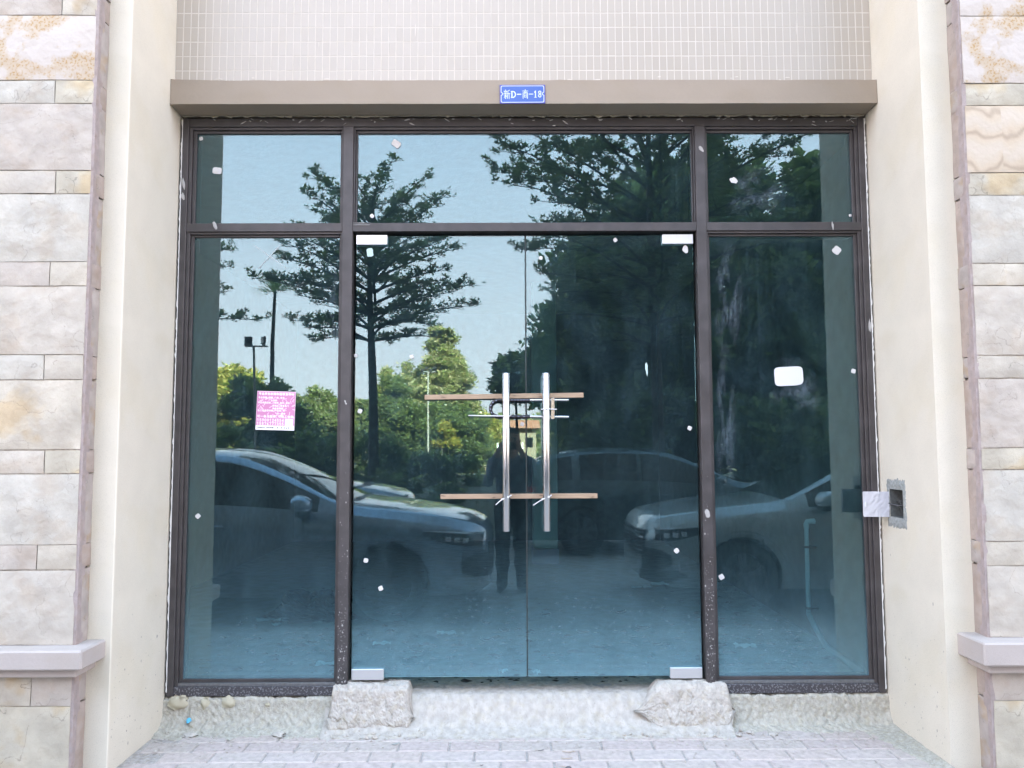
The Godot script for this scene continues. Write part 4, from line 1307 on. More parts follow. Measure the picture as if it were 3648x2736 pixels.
	# a dark pebble, chips of straw and small dead leaves on the pavers
	var peb := begin()
	sheet(peb, 14, 8, func(u: float, v: float) -> Vector3:
		var a := TAU * u
		var e := PI * (v - 0.5)
		return Vector3(cos(a) * cos(e) * 0.014, 0.008 + sin(e) * 0.008, sin(a) * cos(e) * 0.011), Vector3(0, 1, 0))
	var pb := obj("dark_pebble", done(peb), mat(0.10, 0.09, 0.085, 0.7))
	pb.position = Vector3(0.165, PAVE, 0.545)
	tag(pb, "single dark pebble on the pavers in front of the doors", "pebble")
	var bits := [[0.055, 0.335, 0.014, 0.3, "dark leaf scrap in a paver joint before the left door", 0], [0.165, 0.43, 0.026, 0.05, "longest straw coloured splinter on the pavers before the door gap", 1], [0.155, 0.52, 0.022, 0.0, "straw coloured splinter beside the dark pebble", 1], [0.02, 0.545, 0.030, -0.1, "straw coloured splinter left of the dark pebble", 1], [0.18, 0.355, 0.03, 0.0, "straw coloured splinter at the foot of the cement slope", 1], [-0.62, 0.245, 0.022, 0.7, "grey green leaf scrap before the left mortar block", 2], [-0.21, 0.50, 0.008, 0.2, "tiny dark triangular chip on the pavers left of the pebble", 0]]
	for b in bits:
		var t := thing("dry_leaf" if b[5] != 1 else "straw_splinter", b[4], "leaf" if b[5] != 1 else "straw", Vector3(b[0], PAVE + 0.0025, b[1]))
		obj("blade", leaf_shape(b[2], b[2] * (0.5 if b[5] != 1 else 0.12), 0.006), [mat(0.09, 0.085, 0.08, 0.8), mat(0.55, 0.44, 0.32, 0.8), mat(0.27, 0.30, 0.27, 0.8)][b[5]], t)
		t.rotation.y = b[3]


func leaf_shape(l: float, w: float, curl: float) -> ArrayMesh:
	var st := begin()
	st.set_smooth_group(0)
	var f := func(u: float, v: float) -> Vector3:
		var half := w * 0.5 * pow(sin(PI * clampf(u, 0.02, 0.98)), 0.8)
		return Vector3((u - 0.5) * l * 2.0, curl * (pow(u - 0.5, 2.0) * 2.0 + 0.8 * absf(v - 0.5)), (v - 0.5) * 2.0 * half)
	sheet(st, 6, 2, f, Vector3(0, 1, 0))
	return done(st)


func build_room_things() -> void:
	var pipe := thing("water_pipe", "thin white water pipe clipped upright to the right wall inside the shop", "pipe")
	obj("pipe", rod(Vector3(1.845, 0.15, -1.15), Vector3(1.845, 0.70, -1.14), 0.014, 14), M.white_plastic, pipe)
	obj("elbow", bend([Vector3(1.845, 0.70, -1.14), Vector3(1.845, 0.725, -1.14), Vector3(1.85, 0.74, -1.14), Vector3(1.90, 0.745, -1.14)], 0.018, 12), M.white_plastic, pipe)
	for y in [0.58, 0.19]:
		obj("clip", box(Vector3(1.826, y - 0.006, -1.168), Vector3(1.901, y + 0.006, -1.122), 0.002), M.black_rubber, pipe)
	var hose := thing("grey_hose", "grey corrugated hose curling from the pipe down to the floor by the right pane", "hose")
	var pts := []
	for i in 25:
		var t := i / 24.0
		pts.append(Vector3(lerpf(1.845, 1.80, t), lerpf(0.155, 0.02, minf(1.0, t * 2.2)) - 0.0, lerpf(-1.15, -0.20, t * t * 0.35 + t * 0.65)))
	obj("hose", bend(pts, 0.017, 10), mat(0.42, 0.42, 0.42, 0.7), hose)
	# dark bag
	var bag := thing("dark_bag", "lumpy dark bag slumped on the shop floor behind the left side pane", "bag", Vector3(-1.50, 0.0, -1.85))
	var st := begin()
	sheet(st, 40, 20, func(u: float, v: float) -> Vector3:
		var a := TAU * u
		var e := PI * 0.5 * v
		var d := Vector3(cos(a) * cos(e), sin(e), sin(a) * cos(e))
		var r := 1.0 + 0.55 * wob.get_noise_3d(d.x * 70.0, d.y * 90.0 + 40.0, d.z * 70.0)
		return Vector3(d.x * 0.27, d.y * 0.20, d.z * 0.2) * r, Vector3(0, 1, 0))
	obj("bag", done(st), mat(0.012, 0.016, 0.03, 0.5), bag)
	# scraps of paper on the floor, each its own sheet
	var scraps := [[-1.80, -1.72, 0.17, 0.06, 0.2, "long crumpled paper scrap on the floor beside the dark bag"], [-1.70, -1.56, 0.06, 0.03, 0.5, "small white scrap just in front of the dark bag"], [-0.88, -1.00, 0.11, 0.035, 0.1, "narrow paper scrap on the shop floor behind the left door pivot"], [-1.12, -0.55, 0.13, 0.05, 0.15, "paper scrap close to the left mullion inside the shop"], [1.36, -0.90, 0.13, 0.045, -0.1, "paper scrap on the floor behind the right side pane, left of the hose"], [1.06, -2.93, 0.17, 0.04, 0.1, "pale scrap far back on the floor below the mirrored car bumper"], [1.24, -3.10, 0.15, 0.07, 0.4, "crumpled scrap far back on the floor, right of the narrow one"], [-0.50, -1.28, 0.12, 0.04, 0.15, "paper scrap on the shop floor behind the middle of the left door"], [0.06, -0.36, 0.035, 0.03, 0.3, "tiny white scrap right behind the foot of the door gap"], [-0.12, -0.38, 0.05, 0.02, 0.1, "tiny pale scrap behind the foot of the left door"]]
	for s in scraps:
		var t := thing("paper_scrap", s[5], "paper scrap", Vector3(s[0], 0.004, s[1]), "paper scraps on the shop floor")
		var ps := begin()
		sheet(ps, 8, 5, func(u: float, v: float) -> Vector3: return Vector3((u - 0.5) * s[2] + 0.006 * wob.get_noise_2d(v * 900.0, s[0] * 99.0), 0.012 + 0.02 * wob.get_noise_3d(u * 160.0, v * 160.0, s[1] * 300.0), (v - 0.5) * s[3] * 1.6), Vector3(0, 1, 0))
		obj("sheet", done(ps), M.paper, t)
		t.rotation.y = s[4]
	var leaves := [[0.40, -1.30, "brown curled leaf on the shop floor behind the right handle"], [0.74, -1.92, "brown leaf on the floor behind the middle of the right door, far back"], [0.82, -1.43, "brown leaf on the floor behind the right door, right of the curled one"], [0.18, -1.85, "small dark leaf on the floor right of the door gap"], [-0.64, -0.82, "flat dark leaf on the floor behind the left door, near the glass"], [-0.23, -1.10, "dark leaf on the floor just left of the door gap"], [1.23, -0.95, "dark leaf beside the paper scrap behind the right side pane"], [-1.32, -1.05, "dark stick like leaf on the floor behind the left side pane"], [0.45, -0.91, "small leaf near the glass behind the right door"], [0.83, -0.96, "small leaf near the glass behind the right door, right of its twin"], [-0.12, -1.35, "pale brown leaf in the middle of the floor left of the door gap"]]
	for s in leaves:
		var t := thing("dead_leaf", s[2], "leaf", Vector3(s[0], 0.003, s[1]), "dead leaves on the shop floor")
		obj("blade", leaf_shape(rng.randf_range(0.03, 0.05), rng.randf_range(0.03, 0.045), 0.022), mat(0.055, 0.042, 0.03, 0.8), t)
		t.rotation.y = rng.randf_range(-0.5, 0.5)
	var litter := begin()
	litter.set_smooth_group(-1)
	for k in 900:
		var p := Vector3(rng.randf_range(-2.0, 1.85), 0.001, -0.2 - absf(rng.randfn(0.0, 1.3)))
		if p.z < -5.5:
			continue
		var s := rng.randf_range(0.004, 0.014) * (2.4 if k % 9 == 0 else 1.0)
		var ring := []
		for i in 5:
			var t := TAU * i / 5.0
			ring.append(p + Vector3(cos(t) * 1.5, 0, sin(t)) * s * rng.randf_range(0.5, 1.4))
		for i in 5:
			tri3(litter, p + Vector3(0, s * 0.5, 0), ring[i], ring[(i + 1) % 5], Vector3(0, 1, 0))
	var lo := obj("litter", done(litter), mat(0.035, 0.03, 0.025, 0.9))
	tag(lo, "fine dark crumbs and leaf litter over the dusty shop floor", "litter", "", "stuff")


# ---------------------------------------------------------------- cars: nose at x = 0, tail at -x, ground at y = 0
var C := {}


func car_side(x: float, h: float) -> float:
	var w := curve(C.width, -x)
	var b := curve(C.bottom, -x)
	var l := curve(C.belt, -x)
	var t := clampf((h - b) / maxf(0.01, l - b), 0.0, 1.0)
	return w * curve([[0.0, 0.92], [0.10, 0.968], [0.42, 0.99], [0.66, 0.985], [0.80, 1.0], [0.92, 0.985], [1.0, 0.945]], t)


func car_front(z: float, h: float) -> float:
	var lo := -0.9
	var hi := 0.0
	if car_side(0.0, h) >= absf(z):
		return 0.0
	for i in 24:
		var m := (lo + hi) / 2.0
		if car_side(m, h) >= absf(z):
			lo = m
		else:
			hi = m
	return lo


func car_section(x: float) -> Array:
	var p := []
	var b := curve(C.bottom, -x)
	var top := curve(C.top, -x)
	var l := minf(curve(C.belt, -x), top - 0.05)
	var w := curve(C.width, -x)
	for i in 13:
		var t := i / 12.0
		var h := lerpf(b, l, t)
		p.append(Vector3(x, h, w * curve([[0.0, 0.92], [0.10, 0.968], [0.42, 0.99], [0.66, 0.985], [0.80, 1.0], [0.92, 0.985], [1.0, 0.945]], t)))
	var house := clampf((top - l - 0.12) / 0.34, 0.0, 1.0)
	var wr := lerpf(w * 0.86, minf(w * 0.86, 0.60), house)
	var ze := top - lerpf(0.035, 0.055, house)
	for g in [0.07, 0.5, 0.9, 1.0]:
		var bulge := 0.03 * sin(PI * g) * house
		p.append(Vector3(x, lerpf(l, ze, g), lerpf(w * 0.945, wr, g) + bulge))
	for s in [[0.93, 0.35], [0.62, 0.8], [0.3, 0.96], [0.0, 1.0]]:
		p.append(Vector3(x, lerpf(ze, top, s[1]), wr * s[0]))
	return p


func car_patch(x0: float, x1: float, lo: Array, hi: Array, off: float, side: float, n := 14) -> ArrayMesh:
	var st := begin()
	sheet(st, n, 3, func(u: float, v: float) -> Vector3:
		var x := lerpf(x0, x1, u)
		var h := lerpf(curve(lo, -x), curve(hi, -x), v)
		return Vector3(x + off * 0.7 * clampf(1.0 + x * 2.0, 0.0, 1.0), h, side * (car_side(x, h) + off)), Vector3(0.3, 0.1, side))
	return done(st)


func car_nose_patch(z0: float, z1: float, lo: float, hi: float, off: float, n := 20) -> ArrayMesh:
	var st := begin()
	sheet(st, n, 3, func(u: float, v: float) -> Vector3:
		var z := lerpf(z0, z1, u)
		var h := lerpf(lo, hi, v)
		return Vector3(car_front(z, h) + off, h, z), Vector3(1, 0.1, 0))
	return done(st)


func wheel(parent: Node3D, at: Vector3, out: float, spokes: int, rim_m: Material) -> void:
	var w := Node3D.new()
	w.name = numbered(parent, "wheel")
	parent.add_child(w, true)
	w.position = at
	var st := begin()
	var prof := [[0.215, -0.10], [0.30, -0.105], [0.325, -0.085], [0.335, -0.04], [0.335, 0.04], [0.325, 0.085], [0.30, 0.105], [0.222, 0.10], [0.215, 0.06]]
	sheet(st, 40, prof.size() - 1, func(u: float, v: float) -> Vector3:
		var k: Array = prof[int(round(v * (prof.size() - 1)))]
		return Vector3(cos(TAU * u) * k[0], sin(TAU * u) * k[0], k[1] * out), Vector3(0, 0, out))
	obj("tyre", done(st), M.tyre, w)
	var r := begin()
	r.set_smooth_group(-1)
	for i in spokes:
		var a := TAU * i / spokes + 0.3
		for d in [-0.13, 0.13]:
			var c := Vector3(cos(a), sin(a), 0)
			var e := Vector3(cos(a + d), sin(a + d), 0)
			var n := Vector3(-sin(a), cos(a), 0) * 0.013
			var p0 := c * 0.045 + Vector3(0, 0, out * 0.085)
			var p1 := e * 0.212 + Vector3(0, 0, out * 0.095)
			quad(r, p0 - n, p0 + n, p1 + n * 1.3, p1 - n * 1.3, Vector3(0, 0, out))
			quad(r, p0 - n, p1 - n * 1.3, p1 - n * 1.3 - Vector3(0, 0, out * 0.04), p0 - n - Vector3(0, 0, out * 0.04), -n)
			quad(r, p0 + n, p1 + n * 1.3, p1 + n * 1.3 - Vector3(0, 0, out * 0.04), p0 + n - Vector3(0, 0, out * 0.04), n)
	tube(r, [Vector3(0, 0, out * 0.04), Vector3(0, 0, out * 0.092)], [0.055, 0.05], 16)
	sheet(r, 40, 1, func(u: float, v: float) -> Vector3: return Vector3(cos(TAU * u), sin(TAU * u), 0) * (0.205 + 0.013 * v) + Vector3(0, 0, out * (0.06 + 0.04 * v)), Vector3(0, 0, out))
	obj("rim", done(r), rim_m, w)
	var d := begin()
	tube(d, [Vector3(0, 0, -0.05 * out), Vector3(0, 0, 0.02 * out)], [0.21, 0.21], 28)
	obj("brake_disc", done(d), M.dark_plastic, w)


func make_car(label: String, P: Dictionary, paint: Material, at: Vector3, turn: float, spokes: int) -> Node3D:
	C = P
	var t := thing("parked_car", label, "car", at, "cars parked before the shop", turn)
	var xs := []
	var x := 0.0
	while x > -P.length:
		xs.append(x)
		x -= 0.02 if x > -0.16 or x < -P.length + 0.16 else 0.055
	xs.append(-P.length)
	var sec := []
	for k in xs:
		sec.append(car_section(k))
	var st := {"body": begin(), "windscreen": begin(), "rear_window": begin(), "sunroof": begin()}
	var n: int = sec[0].size()
	for side in [1.0, -1.0]:
		var wins := [begin(), begin(), begin()]
		for i in xs.size() - 1:
			for j in n - 1:
				var q := [sec[i][j], sec[i + 1][j], sec[i + 1][j + 1], sec[i][j + 1]]
				var mid: Vector3 = (q[0] + q[2]) / 2.0
				var p := []
				for v in q:
					p.append(Vector3(v.x, v.y, v.z * side))
				var arch := false
				for wx in P.wheels:
					if Vector2(mid.x - wx, mid.y - 0.335).length() < 0.385 and j < 12:
						arch = true
				if arch:
					continue
				var to: SurfaceTool = st.body
				var room: float = sec[i][16].y - sec[i][12].y
				if j in [13, 14] and mid.x < P.glass[0] and mid.x > P.glass[1] and room > 0.10:
					var pillar := false
					for c in P.pillars:
						if absf(mid.x - c) < 0.04:
							pillar = true
					if not pillar:
						to = wins[0 if mid.x > P.pillars[0] else 1 if P.pillars.size() < 2 or mid.x > P.pillars[1] else 2]
				elif j >= 17 and mid.x < P.cowl and mid.x > P.roof_front:
					to = st.windscreen
				elif j >= 17 and mid.x < P.roof_back and mid.x > P.rear_base:
					to = st.rear_window
				elif j >= 18 and P.has("sunroof") and mid.x < P.sunroof[0] and mid.x > P.sunroof[1]:
					to = st.sunroof
				to.set_smooth_group(0)
				quad(to, p[0], p[1], p[2], p[3], Vector3(0, clampf((j - 11) * 0.2, 0.0, 1.5) + 0.001, side * (1.0 if j < 17 else 0.2)) + Vector3(clampf((0.5 + mid.x) * 3.0, 0.0, 2.0) - clampf((-P.length + 0.5 - mid.x) * 3.0, 0.0, 2.0), 0, 0))
		for wi in wins.size():
			if P.pillars.size() >= wi:
				obj("window", done(wins[wi]), M.car_glass, t)
	# the flat middle of nose and tail, and the underside
	var bd: SurfaceTool = st.body
	for e in [0, xs.size() - 1]:
		bd.set_smooth_group(2)
		for j in n - 1:
			var a: Vector3 = sec[e][j]
			var b: Vector3 = sec[e][j + 1]
			quad(bd, a, b, Vector3(b.x, b.y, -b.z), Vector3(a.x, a.y, -a.z), Vector3(1 if e == 0 else -1, 0, 0))
	obj("body", done(bd), paint, t)
	obj("windscreen", done(st.windscreen), M.car_glass, t)
	obj("rear_window", done(st.rear_window), M.car_glass, t)
	if P.has("sunroof"):
		obj("sunroof", done(st.sunroof), M.car_glass, t)
	var under := begin()
	bx(under, Vector3(-P.length + 0.25, 0.20, -0.72), Vector3(-0.22, 0.62, 0.72))
	obj("underbody", done(under), M.dark_plastic, t)
	for side in [1.0, -1.0]:
		for wx in P.wheels:
			wheel(t, Vector3(wx, 0.335, side * (curve(P.width, -wx) - 0.125)), side, spokes, M.rim)
			var ac := begin()
			sheet(ac, 30, 2, func(u: float, v: float) -> Vector3:
				var a := lerpf(-0.25, PI + 0.25, u)
				var r := lerpf(0.365, 0.425, v)
				var h := maxf(0.335 + sin(a) * r, 0.2)
				return Vector3(wx + cos(a) * r, h, side * (car_side(wx + cos(a) * r, h) + 0.006 - 0.03 * (1.0 - v))), Vector3(0, 0, side))
			obj("wheel_arch", done(ac), M.dark_plastic if P.clad else paint, t)
		var lens := obj("headlight", car_patch(P.lamp[0], P.lamp[1], P.lamp_low, P.lamp_high, 0.004, side), M.lamp_dark, t)
		obj("light_strip", car_patch(P.lamp[0] + 0.005, P.lamp[1], P.strip_low, P.strip_high, 0.009, side), M.silver_trim, lens)
		for k in 3:
			var lx: float = P.led - 0.075 * k
			var mid := (curve(P.lamp_low, -lx) + curve(P.lamp_high, -lx)) / 2.0
			obj("reflector", car_patch(lx, lx - 0.048, [[0.0, mid - 0.022], [5.0, mid - 0.022]], [[0.0, mid + 0.022], [5.0, mid + 0.022]], 0.010, side, 3), M.lamp_white, lens)
		obj("intake", car_patch(-0.03, P.intake[0], P.intake_low, P.intake_high, 0.006, side), M.dark_plastic, t)
		obj("bumper_blade", car_patch(-0.02, P.intake[0] - 0.14, P.blade_low, P.blade_high, 0.012, side), P.blade, t)
		if P.has("tail"):
			obj("tail_light", car_patch(-P.length + 0.06, -P.length + 0.42, [[0.0, P.tail - 0.06], [6.0, P.tail - 0.06]], [[0.0, P.tail + 0.05], [6.0, P.tail + 0.05]], 0.005, side), M.tail_red, t)
		# mirror on its foot
		var m := begin()
		var mx: float = P.mirror
		var mz := car_side(mx, 0.95) + 0.13
		var my := curve(P.belt, -mx) + 0.075
		m.set_smooth_group(0)
		sheet(m, 18, 10, func(u: float, v: float) -> Vector3:
			var a := TAU * u
			var e := PI * (v - 0.5)
			var d := Vector3(cos(a) * cos(e), sin(e), sin(a) * cos(e))
			return Vector3(mx, my, side * mz) + Vector3(signf(d.x) * pow(absf(d.x), 0.8) * (0.115 if d.x > 0 else 0.075), maxf(d.y, -0.55) * 0.085, d.z * 0.125), Vector3(1, 1, side))
		var mo := obj("mirror", done(m), paint, t)
		obj("mirror_foot", box(Vector3(mx - 0.04, my - 0.10, minf(side * (mz - 0.20), side * (mz - 0.02))), Vector3(mx + 0.05, my - 0.035, maxf(side * (mz - 0.20), side * (mz - 0.02))), 0.01), M.dark_plastic, mo)
		for hx in P.handles:
			var hz := car_side(hx, 0.82) + 0.012
			obj("door_handle", box(Vector3(hx - 0.11, 0.83, minf(side * (hz - 0.02), side * (hz + 0.02))), Vector3(hx + 0.11, 0.862, maxf(side * (hz - 0.02), side * (hz + 0.02))), 0.008), paint, t)
	var gr := obj("grille", car_nose_patch(-P.grille[2], P.grille[2], P.grille[0], P.grille[1], 0.006), M.dark_plastic, t)
	var bars: int = P.bars
	for k in bars:
		var h := lerpf(P.grille[0] + 0.04, P.grille[1] - 0.03, float(k) / maxi(1, bars - 1))
		obj("bar", car_nose_patch(-P.grille[2] + 0.03, P.grille[2] - 0.03, h - 0.008, h + 0.008, 0.014), M.chrome, gr)
	return t


func build_cars() -> void:
	M.car_glass = mat(0.010, 0.012, 0.013, 0.04)
	M.car_glass.metallic_specular = 0.6
	M.tyre = mat(0.018, 0.018, 0.019, 0.85)
	M.dark_plastic = mat(0.016, 0.016, 0.017, 0.5)
	M.rim = mat(0.16, 0.16, 0.17, 0.4, 0.7)
	M.lamp_dark = mat(0.02, 0.022, 0.026, 0.08)
	M.chrome = mat(0.75, 0.76, 0.78, 0.12, 1.0)
	M.silver_trim = mat(0.55, 0.57, 0.60, 0.3, 0.3)
	M.lamp_white = mat(0.80, 0.82, 0.85, 0.15, 0.2)
	M.tail_red = mat(0.30, 0.012, 0.01, 0.15)
	var suv := {
		"length": 4.62, "clad": false,
		"width": [[0.0, 0.46], [0.05, 0.62], [0.14, 0.745], [0.30, 0.84], [0.60, 0.90], [1.0, 0.93], [3.6, 0.93], [4.1, 0.90], [4.45, 0.80], [4.58, 0.68], [4.62, 0.55]],
		"bottom": [[0.0, 0.30], [0.2, 0.235], [0.5, 0.22], [4.0, 0.22], [4.5, 0.32], [4.62, 0.42]],
		"belt": [[0.0, 0.66], [0.1, 0.73], [0.3, 0.80], [0.8, 0.885], [1.35, 0.945], [3.8, 1.03], [4.3, 1.02], [4.62, 0.86]],
		"top": [[0.0, 0.73], [0.04, 0.80], [0.12, 0.855], [0.35, 0.925], [0.8, 0.995], [1.25, 1.045], [1.34, 1.062], [1.9, 1.325], [2.30, 1.475], [2.7, 1.525], [3.2, 1.53], [3.8, 1.47], [4.15, 1.36], [4.45, 1.12], [4.56, 1.0], [4.62, 0.90]],
		"glass": [-1.55, -3.95], "pillars": [-2.72, -3.62], "cowl": -1.33, "roof_front": -2.36, "roof_back": -3.82, "rear_base": -4.42, "sunroof": [-2.62, -3.6],
		"wheels": [-0.90, -3.55], "lamp": [-0.07, -0.60], "lamp_low": [[0.0, 0.645], [0.3, 0.665], [0.5, 0.72], [0.62, 0.775]], "lamp_high": [[0.0, 0.735], [0.3, 0.765], [0.62, 0.795]],
		"strip_low": [[0.0, 0.735], [0.3, 0.768], [0.62, 0.797]], "strip_high": [[0.0, 0.757], [0.3, 0.785], [0.62, 0.803]], "led": -0.20,
		"intake": [-0.26], "intake_low": [[0.0, 0.37], [0.15, 0.38], [0.3, 0.44]], "intake_high": [[0.0, 0.58], [0.15, 0.57], [0.3, 0.50]],
		"blade_low": [[0.0, 0.275], [0.15, 0.25], [0.3, 0.29], [0.4, 0.33]], "blade_high": [[0.0, 0.36], [0.15, 0.375], [0.3, 0.385], [0.4, 0.35]], "blade": M.silver_trim,
		"mirror": -1.66, "handles": [-2.45, -3.4], "grille": [0.36, 0.66, 0.55], "bars": 4, "tail": 0.92,
	}
	var blue := mat(0.29, 0.35, 0.435, 0.26, 0.55)
	var silver := mat(0.46, 0.49, 0.50, 0.32, 0.35)
	var dark := mat(0.055, 0.075, 0.078, 0.3, 0.45)
	var grey_paint := mat(0.27, 0.30, 0.34, 0.32, 0.5)
	for p in [blue, silver, dark, grey_paint]:
		p.clearcoat_enabled = true
		p.clearcoat = 1.0
		p.clearcoat_roughness = 0.03
	make_car("blue grey car mirrored large in the left door, its nose beside the handles", suv, blue, Vector3(-0.25, FAR_GROUND, 3.86), 0.0, 5)
	var sedan := suv.duplicate(true)
	sedan.lamp = [-0.13, -0.62]
	sedan.grille = [0.50, 0.74, 0.62]
	sedan.bars = 5
	sedan.erase("sunroof")
	sedan.top[2] = [0.12, 0.87]
	sedan.blade = M.dark_plastic
	make_car("pale silver car mirrored in the right side pane, nose towards the doors", sedan, silver, Vector3(1.17, FAR_GROUND, 4.18), PI, 5)
	var back := suv.duplicate(true)
	back.clad = true
	back.erase("sunroof")
	make_car("dark green grey car in the second row, rear wheel mirrored behind the right handle", back, dark, Vector3(4.50, FAR_GROUND - 0.0, 8.05), 0.0, 7)
	make_car("grey car in the second row, only its bonnet mirrored behind the blue grey car", suv, grey_paint, Vector3(-1.55, FAR_GROUND, 8.2), 0.0, 5)


# ---------------------------------------------------------------- the person taking the photograph
func bone_field(bones: Array, cell: float, k: float) -> ArrayMesh:
	# bones: [from, to, radius from, radius to, colour]
	var lo := Vector3.INF
	var hi := -Vector3.INF
	for b in bones:
		for e in 2:
			var r: float = b[2 + e] + k + cell * 2.0
			lo = lo.min(b[e] - Vector3.ONE * r)
			hi = hi.max(b[e] + Vector3.ONE * r)
	var nx := int((hi.x - lo.x) / cell) + 2
	var ny := int((hi.y - lo.y) / cell) + 2
	var nz := int((hi.z - lo.z) / cell) + 2
	var f := PackedFloat32Array()
	f.resize(nx * ny * nz)
	f.fill(9.0)
	var own := PackedFloat32Array()
	own.resize(nx * ny * nz)
	own.fill(9.0)
	var who := PackedByteArray()
	who.resize(nx * ny * nz)
	for bi in bones.size():
		var b: Array = bones[bi]
		var a: Vector3 = b[0]
		var d: Vector3 = b[1] - a
		var dd := maxf(d.length_squared(), 1e-9)
		var r0: float = b[2]
		var r1: float = b[3]
		var reach := maxf(r0, r1) + k + cell * 1.5
		var mn := ((a.min(b[1]) - Vector3.ONE * reach - lo) / cell)
		var mx := ((a.max(b[1]) + Vector3.ONE * reach - lo) / cell)
		for z in range(maxi(0, int(mn.z)), mini(nz, int(mx.z) + 2)):
			for y in range(maxi(0, int(mn.y)), mini(ny, int(mx.y) + 2)):
				for x in range(maxi(0, int(mn.x)), mini(nx, int(mx.x) + 2)):
					var p := lo + Vector3(x, y, z) * cell - a
					var t := clampf(p.dot(d) / dd, 0.0, 1.0)
					var s := (p - d * t).length() - lerpf(r0, r1, t)
					var i := (z * ny + y) * nx + x
					if s < own[i]:
						own[i] = s
						who[i] = bi
					var o := f[i]
					var h := maxf(k - absf(o - s), 0.0) / k
					f[i] = minf(o, s) - h * h * k * 0.25
	var at := {}
	var verts := PackedVector3Array()
	var cols := PackedColorArray()
	var idx := PackedInt32Array()
	var corner := [0, 1, nx, nx + 1, nx * ny, nx * ny + 1, nx * ny + nx, nx * ny + nx + 1]
	var edges := [[0, 1], [2, 3], [4, 5], [6, 7], [0, 2], [1, 3], [4, 6], [5, 7], [0, 4], [1, 5], [2, 6], [3, 7]]
	for z in nz - 1:
		for y in ny - 1:
			for x in nx - 1:
				var i := (z * ny + y) * nx + x
				var neg := 0
				for c in corner:
					if f[i + c] < 0.0:
						neg += 1
				if neg == 0 or neg == 8:
					continue
				var sum := Vector3.ZERO
				var n := 0
				for e in edges:
					var v0 := f[i + corner[e[0]]]
					var v1 := f[i + corner[e[1]]]
					if (v0 < 0.0) != (v1 < 0.0):
						var t := v0 / (v0 - v1)
						sum += Vector3(e[0] & 1, (e[0] >> 1) & 1, e[0] >> 2).lerp(Vector3(e[1] & 1, (e[1] >> 1) & 1, e[1] >> 2), t)
						n += 1
				at[i] = verts.size()
				verts.append(lo + (Vector3(x, y, z) + sum / n) * cell)
				cols.append(bones[who[i]][4])
	for i in at:
		var z: int = i / (nx * ny)
		var y: int = (i / nx) % ny
		var x: int = i % nx
		for ax in 3:
			var step: int = [1, nx, nx * ny][ax]
			if (f[i] < 0.0) == (f[i + step] < 0.0):
				continue
			var b: int = [nx, nx * ny, 1][ax]
			var c: int = [nx * ny, 1, nx][ax]
			if not (at.has(i - b) and at.has(i - c) and at.has(i - b - c)):
				continue
			var q := [at[i], at[i - b], at[i - b - c], at[i - c]]
			if f[i] < 0.0:
				q.reverse()
			idx.append_array([q[0], q[1], q[2], q[0], q[2], q[3]])
	var arrays := []
	arrays.resize(Mesh.ARRAY_MAX)
	arrays[Mesh.ARRAY_VERTEX] = verts
	arrays[Mesh.ARRAY_COLOR] = cols
	arrays[Mesh.ARRAY_INDEX] = idx
	var am := ArrayMesh.new()
	am.add_surface_from_arrays(Mesh.PRIMITIVE_TRIANGLES, arrays)
	var st := SurfaceTool.new()
	st.create_from(am, 0)
	st.generate_normals()
	return st.commit()


